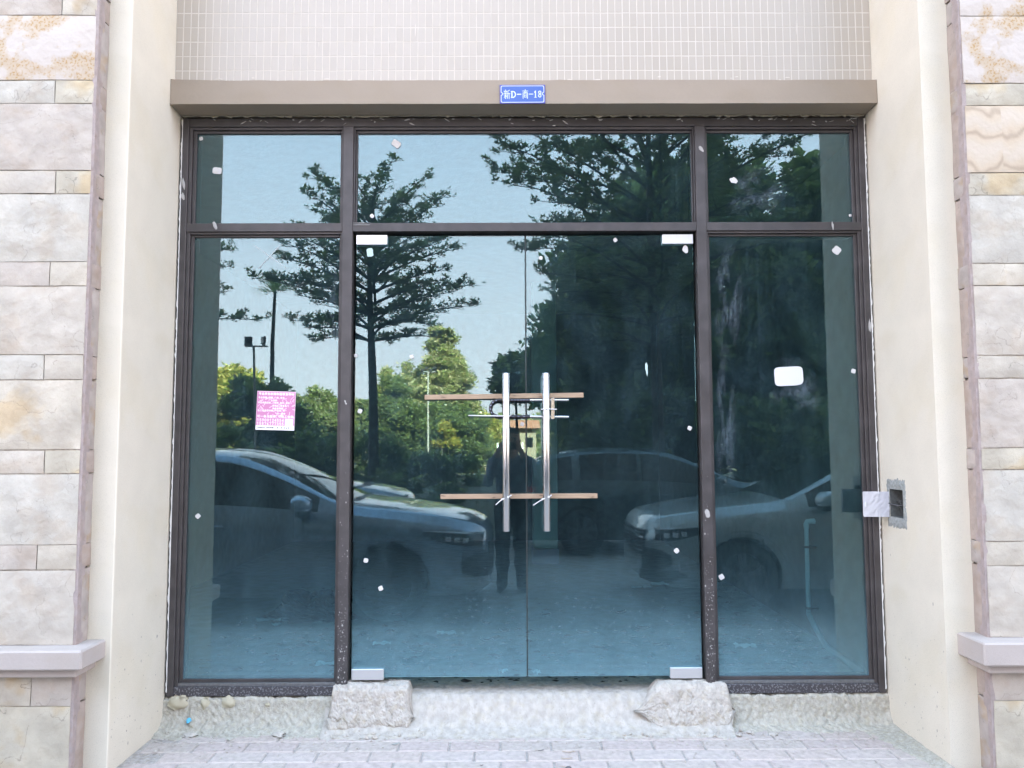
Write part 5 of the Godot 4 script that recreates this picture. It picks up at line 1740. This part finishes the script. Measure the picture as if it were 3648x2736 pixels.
func build_person() -> void:
	var skin := Color(0.42, 0.26, 0.19)
	var coat := Color(0.11, 0.125, 0.15)
	var trousers := Color(0.018, 0.019, 0.026)
	var shoe := Color(0.03, 0.03, 0.032)
	var hair := Color(0.010, 0.009, 0.008)
	var t := thing("person", "person in dark trousers and dark top holding up a phone, mirrored behind the door handles", "person", Vector3(-0.055, FAR_GROUND, 4.47))
	var hold := Vector3(-0.02, 1.545, -0.375)   # the middle of the phone, in the person's own space
	var bones := []
	var V := func(x: float, y: float, z: float) -> Vector3: return Vector3(x, y, z)
	for s in [-1.0, 1.0]:
		bones.append([V.call(s * 0.105, 0.055, 0.06), V.call(s * 0.125, 0.04, -0.13), 0.046, 0.036, shoe])
		bones.append([V.call(s * 0.105, 0.09, 0.04), V.call(s * 0.10, 0.30, 0.03), 0.058, 0.066, trousers])
		bones.append([V.call(s * 0.10, 0.30, 0.03), V.call(s * 0.10, 0.50, 0.0), 0.068, 0.070, trousers])
		bones.append([V.call(s * 0.10, 0.50, 0.0), V.call(s * 0.095, 0.86, 0.01), 0.073, 0.096, trousers])
		bones.append([V.call(s * 0.14, 1.385, 0.02), V.call(s * 0.195, 1.36, 0.01), 0.062, 0.060, coat])
		var wrist: Vector3 = hold + V.call(s * 0.115, -0.045, 0.045)
		var elbow := V.call(s * 0.25, 1.17, -0.13)
		bones.append([V.call(s * 0.195, 1.36, 0.01), elbow, 0.058, 0.047, coat])
		bones.append([elbow, wrist + (elbow - wrist) * 0.25, 0.046, 0.036, coat])
		bones.append([wrist + (elbow - wrist) * 0.25, wrist, 0.030, 0.026, skin])
	bones.append([V.call(-0.06, 0.92, 0.01), V.call(0.06, 0.92, 0.01), 0.118, 0.118, trousers])
	bones.append([V.call(-0.05, 1.02, 0.0), V.call(0.05, 1.02, 0.0), 0.112, 0.112, coat])
	bones.append([V.call(-0.06, 1.14, 0.0), V.call(0.06, 1.14, 0.0), 0.110, 0.110, coat])
	bones.append([V.call(-0.08, 1.28, 0.01), V.call(0.08, 1.28, 0.01), 0.115, 0.115, coat])
	bones.append([V.call(-0.10, 1.36, 0.02), V.call(0.10, 1.36, 0.02), 0.075, 0.075, coat])
	bones.append([V.call(0, 1.38, 0.02), V.call(0, 1.50, 0.0), 0.062, 0.052, skin])
	bones.append([V.call(0, 1.53, -0.03), V.call(0, 1.62, -0.01), 0.066, 0.082, skin])
	var bm := mat(1, 1, 1, 0.8)
	bm.vertex_color_use_as_albedo = true
	obj("body", bone_field(bones, 0.016, 0.05), bm, t)
	# head with face, hands: finer
	var head := []
	head.append([V.call(0, 1.625, 0.005), V.call(0, 1.63, -0.01), 0.088, 0.086, skin])
	head.append([V.call(0, 1.545, -0.055), V.call(0, 1.60, -0.045), 0.046, 0.058, skin])
	head.append([V.call(0, 1.605, -0.094), V.call(0, 1.572, -0.112), 0.010, 0.014, skin])
	head.append([V.call(-0.022, 1.541, -0.096), V.call(0.022, 1.541, -0.096), 0.008, 0.008, Color(0.33, 0.14, 0.12)])
	for s in [-1.0, 1.0]:
		head.append([V.call(s * 0.086, 1.60, 0.004), V.call(s * 0.088, 1.575, 0.0), 0.017, 0.011, skin])
		head.append([V.call(s * 0.032, 1.606, -0.087), V.call(s * 0.034, 1.606, -0.087), 0.012, 0.012, Color(0.02, 0.015, 0.012)])
		head.append([V.call(s * 0.018, 1.626, -0.091), V.call(s * 0.046, 1.628, -0.084), 0.006, 0.005, hair])
	head.append([V.call(0, 1.66, 0.012), V.call(0, 1.63, 0.035), 0.089, 0.086, hair])
	head.append([V.call(-0.04, 1.695, -0.045), V.call(0.04, 1.695, -0.045), 0.034, 0.034, hair])
	obj("head", bone_field(head, 0.007, 0.014), bm, t)
	for s in [-1.0, 1.0]:
		var wrist: Vector3 = hold + V.call(s * 0.115, -0.045, 0.045)
		var palm: Vector3 = hold + V.call(s * 0.095, -0.012, 0.026)
		var hb := [[wrist, palm, 0.026, 0.024, skin], [palm + V.call(0, 0.02, 0), palm + V.call(0, -0.025, 0), 0.022, 0.022, skin]]
		for k in 4:
			var root: Vector3 = palm + V.call(s * 0.004, 0.030 - 0.020 * k, -0.006)
			var knuckle: Vector3 = hold + V.call(s * (0.094 - 0.002 * k), 0.030 - 0.021 * k, -0.002)
			var tip: Vector3 = hold + V.call(s * (0.066 + 0.005 * absf(k - 1.2)), 0.026 - 0.019 * k, -0.0135 + 0.026)
			hb.append([root, knuckle, 0.0095, 0.0088, skin])
			hb.append([knuckle, tip + V.call(0, 0, -0.012), 0.0086, 0.0072, skin])
		hb.append([palm + V.call(0, -0.01, 0.012), hold + V.call(s * 0.075, -0.012, 0.034), 0.012, 0.010, skin])
		hb.append([hold + V.call(s * 0.075, -0.012, 0.034), hold + V.call(s * 0.048, 0.0, 0.022), 0.0098, 0.008, skin])
		obj("hand", bone_field(hb, 0.0042, 0.006), bm, t)
	var ph := thing("phone", "dark phone held up in both hands by the person mirrored behind the handles", "phone", Vector3(-0.055, FAR_GROUND, 4.47) + hold + Vector3(0, 0, 0.012))
	obj("case", box(Vector3(-0.079, -0.037, -0.004), Vector3(0.079, 0.037, 0.0045), 0.003), M.dark_plastic, ph)
	obj("screen", box(Vector3(-0.074, -0.034, 0.0046), Vector3(0.074, 0.034, 0.0052)), M.car_glass, ph)


# ---------------------------------------------------------------- trees and what stands across the car park
func sprig(n: int, l: float, w: float, spread: float, nseed: int) -> ArrayMesh:
	var r := RandomNumberGenerator.new()
	r.seed = nseed
	var st := begin()
	st.set_smooth_group(-1)
	for i in n:
		var a := TAU * i / n + r.randf_range(-0.4, 0.4)
		var up := r.randf_range(-0.25, 0.9)
		var d := Vector3(cos(a), up, sin(a)).normalized()
		var side := d.cross(Vector3.UP).normalized().rotated(d, r.randf_range(-0.9, 0.9))
		var o := Vector3(r.randf_range(-1, 1), r.randf_range(-0.7, 0.7), r.randf_range(-1, 1)) * spread
		var ll := l * r.randf_range(0.7, 1.25)
		var n0 := side.cross(d)
		quad(st, o, o + d * ll * 0.6 + side * w, o + d * ll, o + d * ll * 0.6 - side * w, n0)
	return done(st)


var shapes := {}


func leaves(parent: Node, called: String, places: Array, shape: String, m: Material) -> MultiMeshInstance3D:
	var mm := MultiMesh.new()
	mm.transform_format = MultiMesh.TRANSFORM_3D
	mm.mesh = shapes[shape]
	mm.instance_count = places.size()
	for i in places.size():
		mm.set_instance_transform(i, places[i])
	var o := MultiMeshInstance3D.new()
	o.name = numbered(parent, called)
	o.multimesh = mm
	o.set_meta("kind", "stuff")
	o.material_override = m
	parent.add_child(o, true)
	return o


func spot(p: Vector3, s: float) -> Transform3D:
	return Transform3D(Basis.from_euler(Vector3(rng.randf_range(-0.5, 0.5), rng.randf_range(0, TAU), rng.randf_range(-0.5, 0.5))).scaled(Vector3.ONE * s), p)


# a tree of flat, spreading whorls of small leaves
func tiered_tree(label: String, at: Vector3, top: float, first: float, reach: float, tiers: int, nseed: int, density := 1.0, spreads_high := false) -> Node3D:
	rng.seed = nseed
	var t := thing("tiered_tree", label, "tree", at, "tiered trees along the car park")
	var trunk := begin()
	var pts := []
	var rad := []
	for i in 10:
		var k := i / 9.0
		pts.append(Vector3(0.06 * sin(k * 5.0 + nseed), k * top * 0.9, 0.05 * cos(k * 4.0)))
		rad.append(lerpf(0.125, 0.02, pow(k, 1.3)) + (0.05 if i == 0 else 0.0))
	tube(trunk, pts, rad, 10)
	obj("trunk", done(trunk), M.bark, t)
	var limbs := begin()
	var places := []
	for i in tiers:
		var k := float(i) / (tiers - 1)
		var h := lerpf(first, top * 0.80, k)
		var n := 5 + (i % 2)
		var off := rng.randf() * TAU
		for b in n:
			var a := off + TAU * b / n + rng.randf_range(-0.3, 0.3)
			var wide := lerpf(1.0, 0.62, pow(k, 1.4)) if not spreads_high else lerpf(0.5, 1.0, smoothstep(0.0, 0.5, k)) * lerpf(1.0, 0.8, pow(k, 3.0))
			var l := reach * wide * rng.randf_range(0.72, 1.08) * (0.72 if i == 0 else 1.0)
			var rise := lerpf(0.10, 0.85, pow(k, 1.5)) + rng.randf_range(-0.06, 0.1)
			var dir := Vector3(cos(a), 0, sin(a))
			var side := Vector3(-sin(a), 0, cos(a))
			var path := []
			var rr := []
			for s in 7:
				var f := s / 6.0
				path.append(Vector3(0, h, 0) + dir * l * f * cos(rise * 0.8) + Vector3(0, l * (sin(rise) * f + 0.06 * sin(f * PI)), 0) + side * 0.12 * sin(f * 4.0 + a * 3.0))
				rr.append(lerpf(0.035, 0.005, f))
			tube(limbs, path, rr, 5, false)
			var at_f := func(f: float) -> Vector3:
				var x := clampf(f, 0.0, 0.999) * 6.0
				return (path[int(x)] as Vector3).lerp(path[int(x) + 1], x - int(x))
			for s in int(l / 0.10 * density):
				var f := rng.randf_range(0.28, 1.03)
				places.append(spot(at_f.call(f) + Vector3(rng.randf_range(-0.06, 0.06), rng.randf_range(-0.02, 0.13), rng.randf_range(-0.06, 0.06)), rng.randf_range(0.7, 1.5)))
			for tw in 8:
				var f := 0.22 + 0.72 * tw / 7.0
				var p0: Vector3 = at_f.call(f)
				var sg := 1.0 if tw % 2 else -1.0
				var tl := l * 0.34 * (1.05 - f * 0.65) * rng.randf_range(0.7, 1.2)
				var td := (dir * 0.75 + side * sg * 0.8 + Vector3(0, rng.randf_range(-0.02, 0.34), 0)).normalized()
				tube(limbs, [p0, p0 + td * tl * 0.5, p0 + td * tl + Vector3(0, 0.03, 0)], [0.010, 0.007, 0.003], 4, false)
				for s in int(tl / 0.075 * density):
					places.append(spot(p0 + td * tl * rng.randf_range(0.15, 1.05) + Vector3(rng.randf_range(-0.05, 0.05), rng.randf_range(-0.01, 0.09), rng.randf_range(-0.05, 0.05)), rng.randf_range(0.75, 1.2)))
	obj("limbs", done(limbs), M.bark, t)
	leaves(t, "crown", places, "rosette", M.leaf_dark)
	return t


# a broad crown: leaf sprays through several uneven lobes; lobes: [[centre, radii, share], ...]
func broad_tree(called: String, label: String, at: Vector3, lobes: Array, count: int, size: float, m: Material, bark: Material, nseed: int, group := "", trunk_r := 0.16) -> Node3D:
	rng.seed = nseed
	var t := thing(called, label, "tree" if called != "bush" and called != "hedge" else called, at, group)
	var places := []
	var total := 0.0
	for l in lobes:
		total += pow(l[1].x * l[1].y * l[1].z, 0.67)
	var trunk := begin()
	var mid: Vector3 = lobes[0][0]
	if called != "hedge":
		tube(trunk, [Vector3(0, -0.1, 0), Vector3(0.05, mid.y * 0.5, 0.03), Vector3(mid.x * 0.6, mid.y, mid.z * 0.6)], [trunk_r * 1.3, trunk_r, trunk_r * 0.4], 8)
	for l in lobes:
		var c: Vector3 = l[0]
		var rad: Vector3 = l[1]
		if called != "hedge":
			tube(trunk, [Vector3(0.03, mid.y * 0.45, 0.0), (Vector3(0, mid.y * 0.55, 0) + c) * 0.5, c + Vector3(0, rad.y * 0.5, 0)], [trunk_r * 0.6, trunk_r * 0.35, trunk_r * 0.1], 6, false)
		# each lobe is a crowd of clumps on and under its surface
		var n := int(count * pow(rad.x * rad.y * rad.z, 0.67) / total)
		var clumps := []
		for k in maxi(6, n / 26):
			var d := Vector3(rng.randfn(), rng.randfn(), rng.randfn()).normalized()
			clumps.append(c + d * rad * pow(rng.randf_range(0.25, 1.0), 0.45) * rng.randf_range(0.85, 1.08))
		var cr := (rad.x + rad.y + rad.z) / 3.0
		for k in n:
			var cl: Vector3 = clumps[k % clumps.size()]
			places.append(spot(cl + Vector3(rng.randfn(), rng.randfn() * 0.7, rng.randfn()) * cr * 0.115, size * rng.randf_range(0.7, 1.3)))
	if called != "hedge":
		obj("trunk", done(trunk), bark, t)
	leaves(t, "crown" if called != "hedge" else "foliage", places, "spray", m)
	return t


func lobed(c: Vector3, r: Vector3, n: int, nseed: int) -> Array:
	var g := RandomNumberGenerator.new()
	g.seed = nseed
	var out := [[c, r * 0.72]]
	for i in n:
		var d := Vector3(g.randfn(), g.randfn() * 0.9, g.randfn()).normalized()
		out.append([c + d * r * g.randf_range(0.45, 0.75), r * g.randf_range(0.28, 0.5)])
	return out


func build_trees() -> void:
	shapes.rosette = sprig(11, 0.075, 0.017, 0.035, 3)
	shapes.spray = sprig(14, 0.30, 0.075, 0.30, 4)
	shapes.frond = sprig(12, 0.9, 0.03, 0.02, 6)
	tiered_tree("tiered tree with spreading whorls, mirrored over the left door", Vector3(-3.04, -0.24, 13.0), 7.7, 3.75, 2.6, 10, 101, 1.05)
	tiered_tree("tall tiered tree mirrored at the top of the right door, branches reaching left", Vector3(2.75, -0.24, 11.2), 10.6, 3.4, 4.3, 14, 202, 1.5, true)
	tiered_tree("tiered tree far left, only branch tips mirrored at the left pane's edge", Vector3(-8.1, -0.24, 12.6), 7.4, 3.6, 2.7, 10, 303)
	var bt := "dark trees in the shade behind the parked cars"
	broad_tree("shade_tree", "dense dark tree right behind the tall tiered tree", Vector3(3.6, -0.24, 17.0), lobed(Vector3(0, 4.6, 0), Vector3(2.6, 4.3, 2.2), 9, 11), 5200, 1.0, M.leaf_dark, M.bark, 11, bt)
	broad_tree("shade_tree", "dense dark tree mirrored in the top right pane, nearest to the mullion", Vector3(6.6, -0.24, 18.5), lobed(Vector3(0, 5.0, 0), Vector3(2.6, 4.9, 2.2), 10, 12), 5400, 1.0, M.leaf_dark, M.bark, 12, bt)
	broad_tree("shade_tree", "dense dark tree mirrored in the top right pane, in the middle", Vector3(9.2, -0.24, 19.5), lobed(Vector3(0, 5.1, 0), Vector3(2.5, 5.1, 2.2), 11, 13), 5400, 1.0, M.leaf_dark, M.bark, 13, bt)
	broad_tree("shade_tree", "dense dark tree mirrored at the right jamb", Vector3(12.2, -0.24, 20.0), lobed(Vector3(0, 5.6, 0), Vector3(3.0, 5.6, 2.4), 9, 14), 5200, 1.0, M.leaf_dark, M.bark, 14, bt)
	broad_tree("shade_tree", "slender dark tree mirrored just right of the door gap", Vector3(1.75, -0.24, 18.5), lobed(Vector3(0, 3.9, 0), Vector3(1.4, 2.9, 1.4), 8, 15), 2600, 0.85, M.leaf_dark, M.bark, 15, bt)
	broad_tree("shade_tree", "small dark tree mirrored behind the left door handle", Vector3(0.15, -0.24, 21.0), lobed(Vector3(0.0, 3.35, 0), Vector3(0.85, 0.85, 0.8), 2, 16), 620, 0.75, M.leaf_dark, M.bark, 16, bt, 0.05)
	broad_tree("bush", "dark bushes under the trees mirrored in the right door", Vector3(4.0, -0.24, 15.5), lobed(Vector3(0, 1.3, 0), Vector3(2.9, 1.7, 1.0), 8, 17), 2600, 0.8, M.leaf_hedge, M.bark, 17, "", 0.06)
	broad_tree("bush", "dark bushes under the trees mirrored in the right side pane", Vector3(9.3, -0.24, 16.5), lobed(Vector3(0, 1.4, 0), Vector3(3.4, 1.9, 1.0), 8, 18), 3000, 0.8, M.leaf_hedge, M.bark, 18, "", 0.06)
	broad_tree("bush", "low dark bush mirrored just right of the door gap, below the slender tree", Vector3(2.0, -0.24, 16.2), lobed(Vector3(0, 1.4, 0), Vector3(1.5, 2.2, 0.9), 7, 19), 1500, 0.8, M.leaf_hedge, M.bark, 19, "", 0.06)
	broad_tree("bush", "dark bush mirrored right of the right mullion, over the dark car's bonnet", Vector3(6.6, -0.24, 14.8), lobed(Vector3(0, 1.2, 0), Vector3(1.6, 1.7, 0.8), 7, 33), 1500, 0.8, M.leaf_hedge, M.bark, 33, "", 0.06)
	var ll := []
	for i in 11:
		ll.append([Vector3(-8.6 + i * 0.8, 0.30 + 0.08 * sin(i * 2.3), 0.15 * sin(i * 1.7)), Vector3(0.62, 0.50 + 0.10 * sin(i * 3.1), 0.45)])
	broad_tree("hedge", "low dark shrubs along the kerb behind the second row of cars", Vector3(-0.9, -0.24, 12.0), ll, 3600, 0.4, M.leaf_hedge, M.bark, 34)
	# hedge along the far side, in shade
	var hl := []
	for i in 15:
		var low := clampf((i - 11) / 3.0, 0.0, 1.0)
		hl.append([Vector3(-8.4 + i * 1.2, lerpf(0.75 + 0.25 * sin(i * 2.1), 0.3, low), 0.3 * sin(i * 1.3)), Vector3(0.9, lerpf(1.15 + 0.25 * sin(i * 3.7), 0.7, low), 0.7)])
	broad_tree("hedge", "long dark unclipped hedge beyond the second row of cars", Vector3(-10.3, -0.24, 25.5), hl, 6800, 0.62, M.leaf_hedge, M.bark, 21)
	broad_tree("bush", "dark bush mirrored behind the pink flyer", Vector3(-10.0, -0.30, 29.0), lobed(Vector3(0, 2.2, 0), Vector3(1.9, 2.2, 1.4), 9, 22), 2400, 0.85, M.leaf_dark, M.bark, 22)
	broad_tree("bush", "dark bush mirrored at the left edge below the floodlights", Vector3(-14.3, -0.30, 30.0), lobed(Vector3(0, 2.0, 0), Vector3(2.4, 1.9, 1.5), 8, 23), 2400, 0.85, M.leaf_dark, M.bark, 23)
	broad_tree("broad_tree", "yellow green tree mirrored at the left edge under the floodlights", Vector3(-15.6, -0.34, 42.5), lobed(Vector3(0, 3.9, 0), Vector3(2.9, 2.1, 2.0), 9, 24), 2400, 1.1, M.leaf_yellow, M.bark, 24)
	broad_tree("broad_tree", "fresh green tree mirrored right of the pink flyer", Vector3(-11.2, -0.34, 46.0), lobed(Vector3(0, 2.7, 0), Vector3(2.4, 2.4, 1.8), 8, 25), 2200, 1.0, M.leaf_fresh, M.bark, 25)
	broad_tree("broad_tree", "fresh green tree mirrored left of the big trunk", Vector3(-8.6, -0.34, 48.0), lobed(Vector3(0, 2.6, 0), Vector3(2.2, 2.5, 1.8), 8, 26), 2000, 1.0, M.leaf_fresh, M.bark, 26)
	broad_tree("poplar_tree", "tall pale green poplar mirrored over the left door", Vector3(-5.4, -0.34, 60.0), [[Vector3(0.2, 4.2, 0), Vector3(2.6, 3.2, 2.2)], [Vector3(0.3, 7.2, 0), Vector3(1.9, 2.5, 1.7)], [Vector3(-0.1, 9.3, 0), Vector3(1.1, 1.9, 1.0)], [Vector3(1.7, 4.0, 0.3), Vector3(1.3, 2.2, 1.2)], [Vector3(-1.5, 5.2, -0.3), Vector3(1.2, 2.0, 1.1)]], 4600, 1.0, M.leaf_pale, M.bark_pale, 27, "", 0.25)
	broad_tree("broad_tree", "sparse pale tree mirrored between the trunk and the poplar", Vector3(-9.2, -0.34, 62.0), lobed(Vector3(0, 6.4, 0), Vector3(2.1, 2.6, 1.8), 10, 28), 1050, 1.0, M.leaf_pale, M.bark_pale, 28, "", 0.16)
	broad_tree("juniper_tree", "dark green juniper mirrored right of the big trunk", Vector3(-6.6, -0.34, 42.0), [[Vector3(0, 2.4, 0), Vector3(1.5, 2.4, 1.4)], [Vector3(-0.1, 4.3, 0), Vector3(0.8, 1.4, 0.8)], [Vector3(1.2, 2.0, 0.2), Vector3(1.2, 1.8, 1.1)], [Vector3(-1.2, 1.8, 0), Vector3(1.0, 1.8, 1.0)]], 4200, 0.72, M.leaf_mid, M.bark, 29)
	broad_tree("juniper_tree", "lower spreading juniper mirrored left of the door handles", Vector3(-3.4, -0.34, 42.5), [[Vector3(0, 1.8, 0), Vector3(2.0, 2.0, 1.4)], [Vector3(-1.0, 2.9, 0), Vector3(0.9, 1.3, 0.8)], [Vector3(1.3, 1.4, 0.2), Vector3(1.1, 1.6, 1.1)]], 3600, 0.72, M.leaf_mid, M.bark, 30)
	broad_tree("bush", "golden yellow shrub mirrored under the left end of the upper stick", Vector3(-3.75, -0.34, 39.6), [[Vector3(0, 2.2, 0), Vector3(0.42, 0.8, 0.4)], [Vector3(0.5, 1.9, 0), Vector3(0.4, 0.45, 0.4)]], 300, 0.6, M.leaf_gold, M.bark, 31, "", 0.04)
	broad_tree("bush", "reddish green bush mirrored left of the far house", Vector3(-1.35, -0.34, 50.0), lobed(Vector3(0, 1.8, 0), Vector3(1.2, 1.9, 1.0), 6, 32), 900, 0.8, M.leaf_yellow, M.bark, 32, "", 0.05)
	# wooded skyline
	rng.seed = 77
	var far := []
	for k in 5200:
		var x := rng.randf_range(-110, 110)
		var h := 3.2 + 1.6 * sin(x * 0.11) + 1.0 * sin(x * 0.31 + 2.0)
		far.append(spot(Vector3(x, rng.randf_range(-0.3, h) , 92.0 + rng.randf_range(-5, 5)), rng.randf_range(2.2, 3.6)))
	var fw := leaves(self, "far_woods", far, "spray", M.leaf_fresh)
	tag(fw, "low line of green woods closing the view far behind the car park", "woods", "", "stuff")

	# the bare palm
	var palm := thing("palm_tree", "tall thin palm with a ragged tuft, mirrored left of the tiered tree", "palm tree", Vector3(-10.1, -0.30, 29.6))
	var st := begin()
	tube(st, [Vector3(0.06, 0, 0), Vector3(0.02, 3.0, 0), Vector3(0.0, 6.0, 0), Vector3(0.07, 8.2, 0)], [0.14, 0.105, 0.085, 0.06], 10)
	obj("trunk", done(st), M.bark, palm)
	st = begin()
	st.set_smooth_group(-1)
	rng.seed = 5
	for k in 24:
		var a := TAU * k / 24.0 * 3.0
		var e := rng.randf_range(-0.1, 1.45)
		var l := rng.randf_range(0.75, 1.15)
		var d := Vector3(cos(a) * cos(e), sin(e), sin(a) * cos(e))
		var s := d.cross(Vector3.UP).normalized()
		var p0 := Vector3(0.07, 8.0, 0)
		for b in 5:
			var f := (b - 2) * 0.22
			var tip := p0 + (d + s * f).normalized() * l - Vector3(0, 0.12 * absf(f), 0)
			quad(st, p0 + d * 0.3 * l - s * 0.026, p0 + d * 0.3 * l + s * 0.026, tip + s * 0.016, tip - s * 0.016, s.cross(d))
		quad(st, p0 - s * 0.012, p0 + s * 0.012, p0 + d * 0.35 * l + s * 0.01, p0 + d * 0.35 * l - s * 0.01, s.cross(d))
	obj("crown", done(st), M.leaf_dark, palm)

	# floodlights
	var metal := mat(0.22, 0.22, 0.22, 0.5, 0.4)
	var fl := thing("floodlight_pole", "steel pole with two square floodlights on a crossbar, mirrored in the left pane", "floodlight", Vector3(-9.05, -0.24, 24.0))
	obj("pole", bend([Vector3(0.12, 0, 0), Vector3(0.05, 2.6, 0), Vector3(-0.05, 5.0, 0)], 0.04, 10), metal, fl)
	obj("crossbar", box(Vector3(-0.36, 4.99, -0.03), Vector3(0.46, 5.04, 0.03), 0.005), metal, fl)
	for k in [[-0.24, 0.0], [0.30, 0.9]]:
		var lamp := begin()
		bx(lamp, Vector3(-0.135, 0.0, -0.05), Vector3(0.135, 0.26, 0.03), 0.012)
		var lo := obj("lamp_head", done(lamp), M.dark_plastic, fl)
		lo.position = Vector3(k[0], 5.10, 0)
		lo.rotation.y = k[1]
		obj("lens", box(Vector3(-0.115, 0.022, -0.056), Vector3(0.115, 0.238, -0.0505)), M.car_glass, lo)
		obj("yoke", box(Vector3(-0.15, -0.06, -0.012), Vector3(0.15, 0.012, 0.012), 0.004), metal, lo)
	var f2 := thing("floodlight_pole", "pale distant pole with a cluster of floodlights, mirrored over the juniper", "floodlight", Vector3(-4.35, -0.34, 38.5))
	obj("pole", rod(Vector3(0, 0, 0), Vector3(-0.03, 5.5, 0), 0.055, 10), mat(0.24, 0.23, 0.20, 0.6), f2)
	obj("crossbar", box(Vector3(-0.40, 5.5, -0.04), Vector3(0.36, 5.56, 0.04)), metal, f2)
	for k in 4:
		obj("lamp_head", box(Vector3(-0.42 + k * 0.22, 5.56 + 0.10 * (k % 2), -0.10), Vector3(-0.26 + k * 0.22, 5.70 + 0.10 * (k % 2), 0.06), 0.01), M.dark_plastic, f2)

	# the far house and white bollards
	var h := thing("house", "far low house with orange tiled roof, mirrored behind the left door handle", "house", Vector3(1.6, -0.34, 72.0))
	obj("wall", box(Vector3(-1.6, 0, -2), Vector3(0.9, 3.2, 4)), mat(0.20, 0.17, 0.12, 0.8), h)
	st = begin()
	st.set_smooth_group(-1)
	for k in [[-2.0, 1.3, -2.5, 3.15, 1.0, 4.0]]:
		var a := Vector3(k[0], k[3], k[2])
		var b := Vector3(k[1], k[3], k[2])
		var r0 := Vector3(k[0], k[5], k[4])
		var r1 := Vector3(k[1], k[5], k[4])
		var c := Vector3(k[0], k[3], 4.5)
		var d := Vector3(k[1], k[3], 4.5)
		quad(st, a, b, r1, r0, Vector3(0, 1, -1))
		quad(st, c, d, r1, r0, Vector3(0, 1, 1))
		tri3(st, a, c, r0, Vector3(-1, 0, 0))
		tri3(st, b, d, r1, Vector3(1, 0, 0))
		quad(st, a, b, d, c, Vector3(0, -1, 0))
	obj("roof", done(st), mat(0.24, 0.11, 0.065, 0.8), h)
	for k in 2:
		obj("window", box(Vector3(-1.2 + k * 1.2, 1.4, -2.03), Vector3(-0.6 + k * 1.2, 2.3, -1.99)), M.car_glass, h)
	for k in 3:
		var bo := thing("bollard", ["left of the white bollards mirrored before the far house", "middle white bollard mirrored before the far house", "right of the white bollards, mirrored beside the door gap"][k], "bollard", Vector3(-1.62 + 0.86 * k + (0.7 if k == 2 else 0.0), -0.34, 46.0), "white bollards on the far lawn")
		obj("post", rod(Vector3(0, 0, 0), Vector3(0, 1.75, 0), 0.055, 10), mat(0.75, 0.75, 0.72, 0.6), bo)
		obj("foot", rod(Vector3(0, 0, 0), Vector3(0, 0.5, 0), 0.12, 10), mat(0.45, 0.36, 0.24, 0.8), bo)


func _ready() -> void:
	rng.seed = 2024
	wob.noise_type = FastNoiseLite.TYPE_SIMPLEX_SMOOTH
	wob.frequency = 0.02
	wob.fractal_octaves = 3
	wob.seed = 12

	var cam := Camera3D.new()
	cam.name = "camera"
	cam.fov = 2.0 * rad_to_deg(atan(829.5 / 1725.0))
	cam.position = Vector3(-0.0894, 1.2431, 4.0949)
	cam.basis = Basis(Vector3.UP, -0.00502) * Basis(Vector3.RIGHT, 0.07657) * Basis(Vector3.BACK, -0.00371)
	cam.near = 0.03
	cam.far = 600.0
	add_child(cam)
	cam.current = true

	var env := Environment.new()
	env.background_mode = Environment.BG_SKY
	var sky := Sky.new()
	var sm := ProceduralSkyMaterial.new()
	sm.sky_top_color = lin(0.082, 0.120, 0.176)
	sm.sky_horizon_color = lin(0.262, 0.213, 0.210)
	sm.sky_curve = 0.34
	sm.ground_bottom_color = lin(0.05, 0.05, 0.045)
	sm.ground_horizon_color = lin(0.12, 0.12, 0.11)
	sky.sky_material = sm
	env.sky = sky
	env.tonemap_mode = Environment.TONE_MAPPER_LINEAR
	env.tonemap_exposure = 32.0
	env.sdfgi_enabled = true
	env.ssao_enabled = true
	env.ssil_enabled = true
	var we := WorldEnvironment.new()
	we.name = "world_environment"
	we.environment = env
	add_child(we)

	var sun := DirectionalLight3D.new()
	sun.name = "sun"
	sun.light_energy = 1.3
	sun.light_color = Color(1.0, 0.94, 0.84)
	sun.light_angular_distance = 0.5
	sun.shadow_enabled = true
	add_child(sun)
	sun.look_at_from_position(Vector3(0, 60, -60), Vector3(0, 60, -60) + Vector3(-0.30, -0.63, 0.72), Vector3.UP)

	make_materials()
	build_facade()
	build_frame()
	build_doors()
	build_threshold()
	build_pavement()
	build_room_things()
	build_locks()
	build_prints()
	build_cars()
	build_person()
	build_trees()
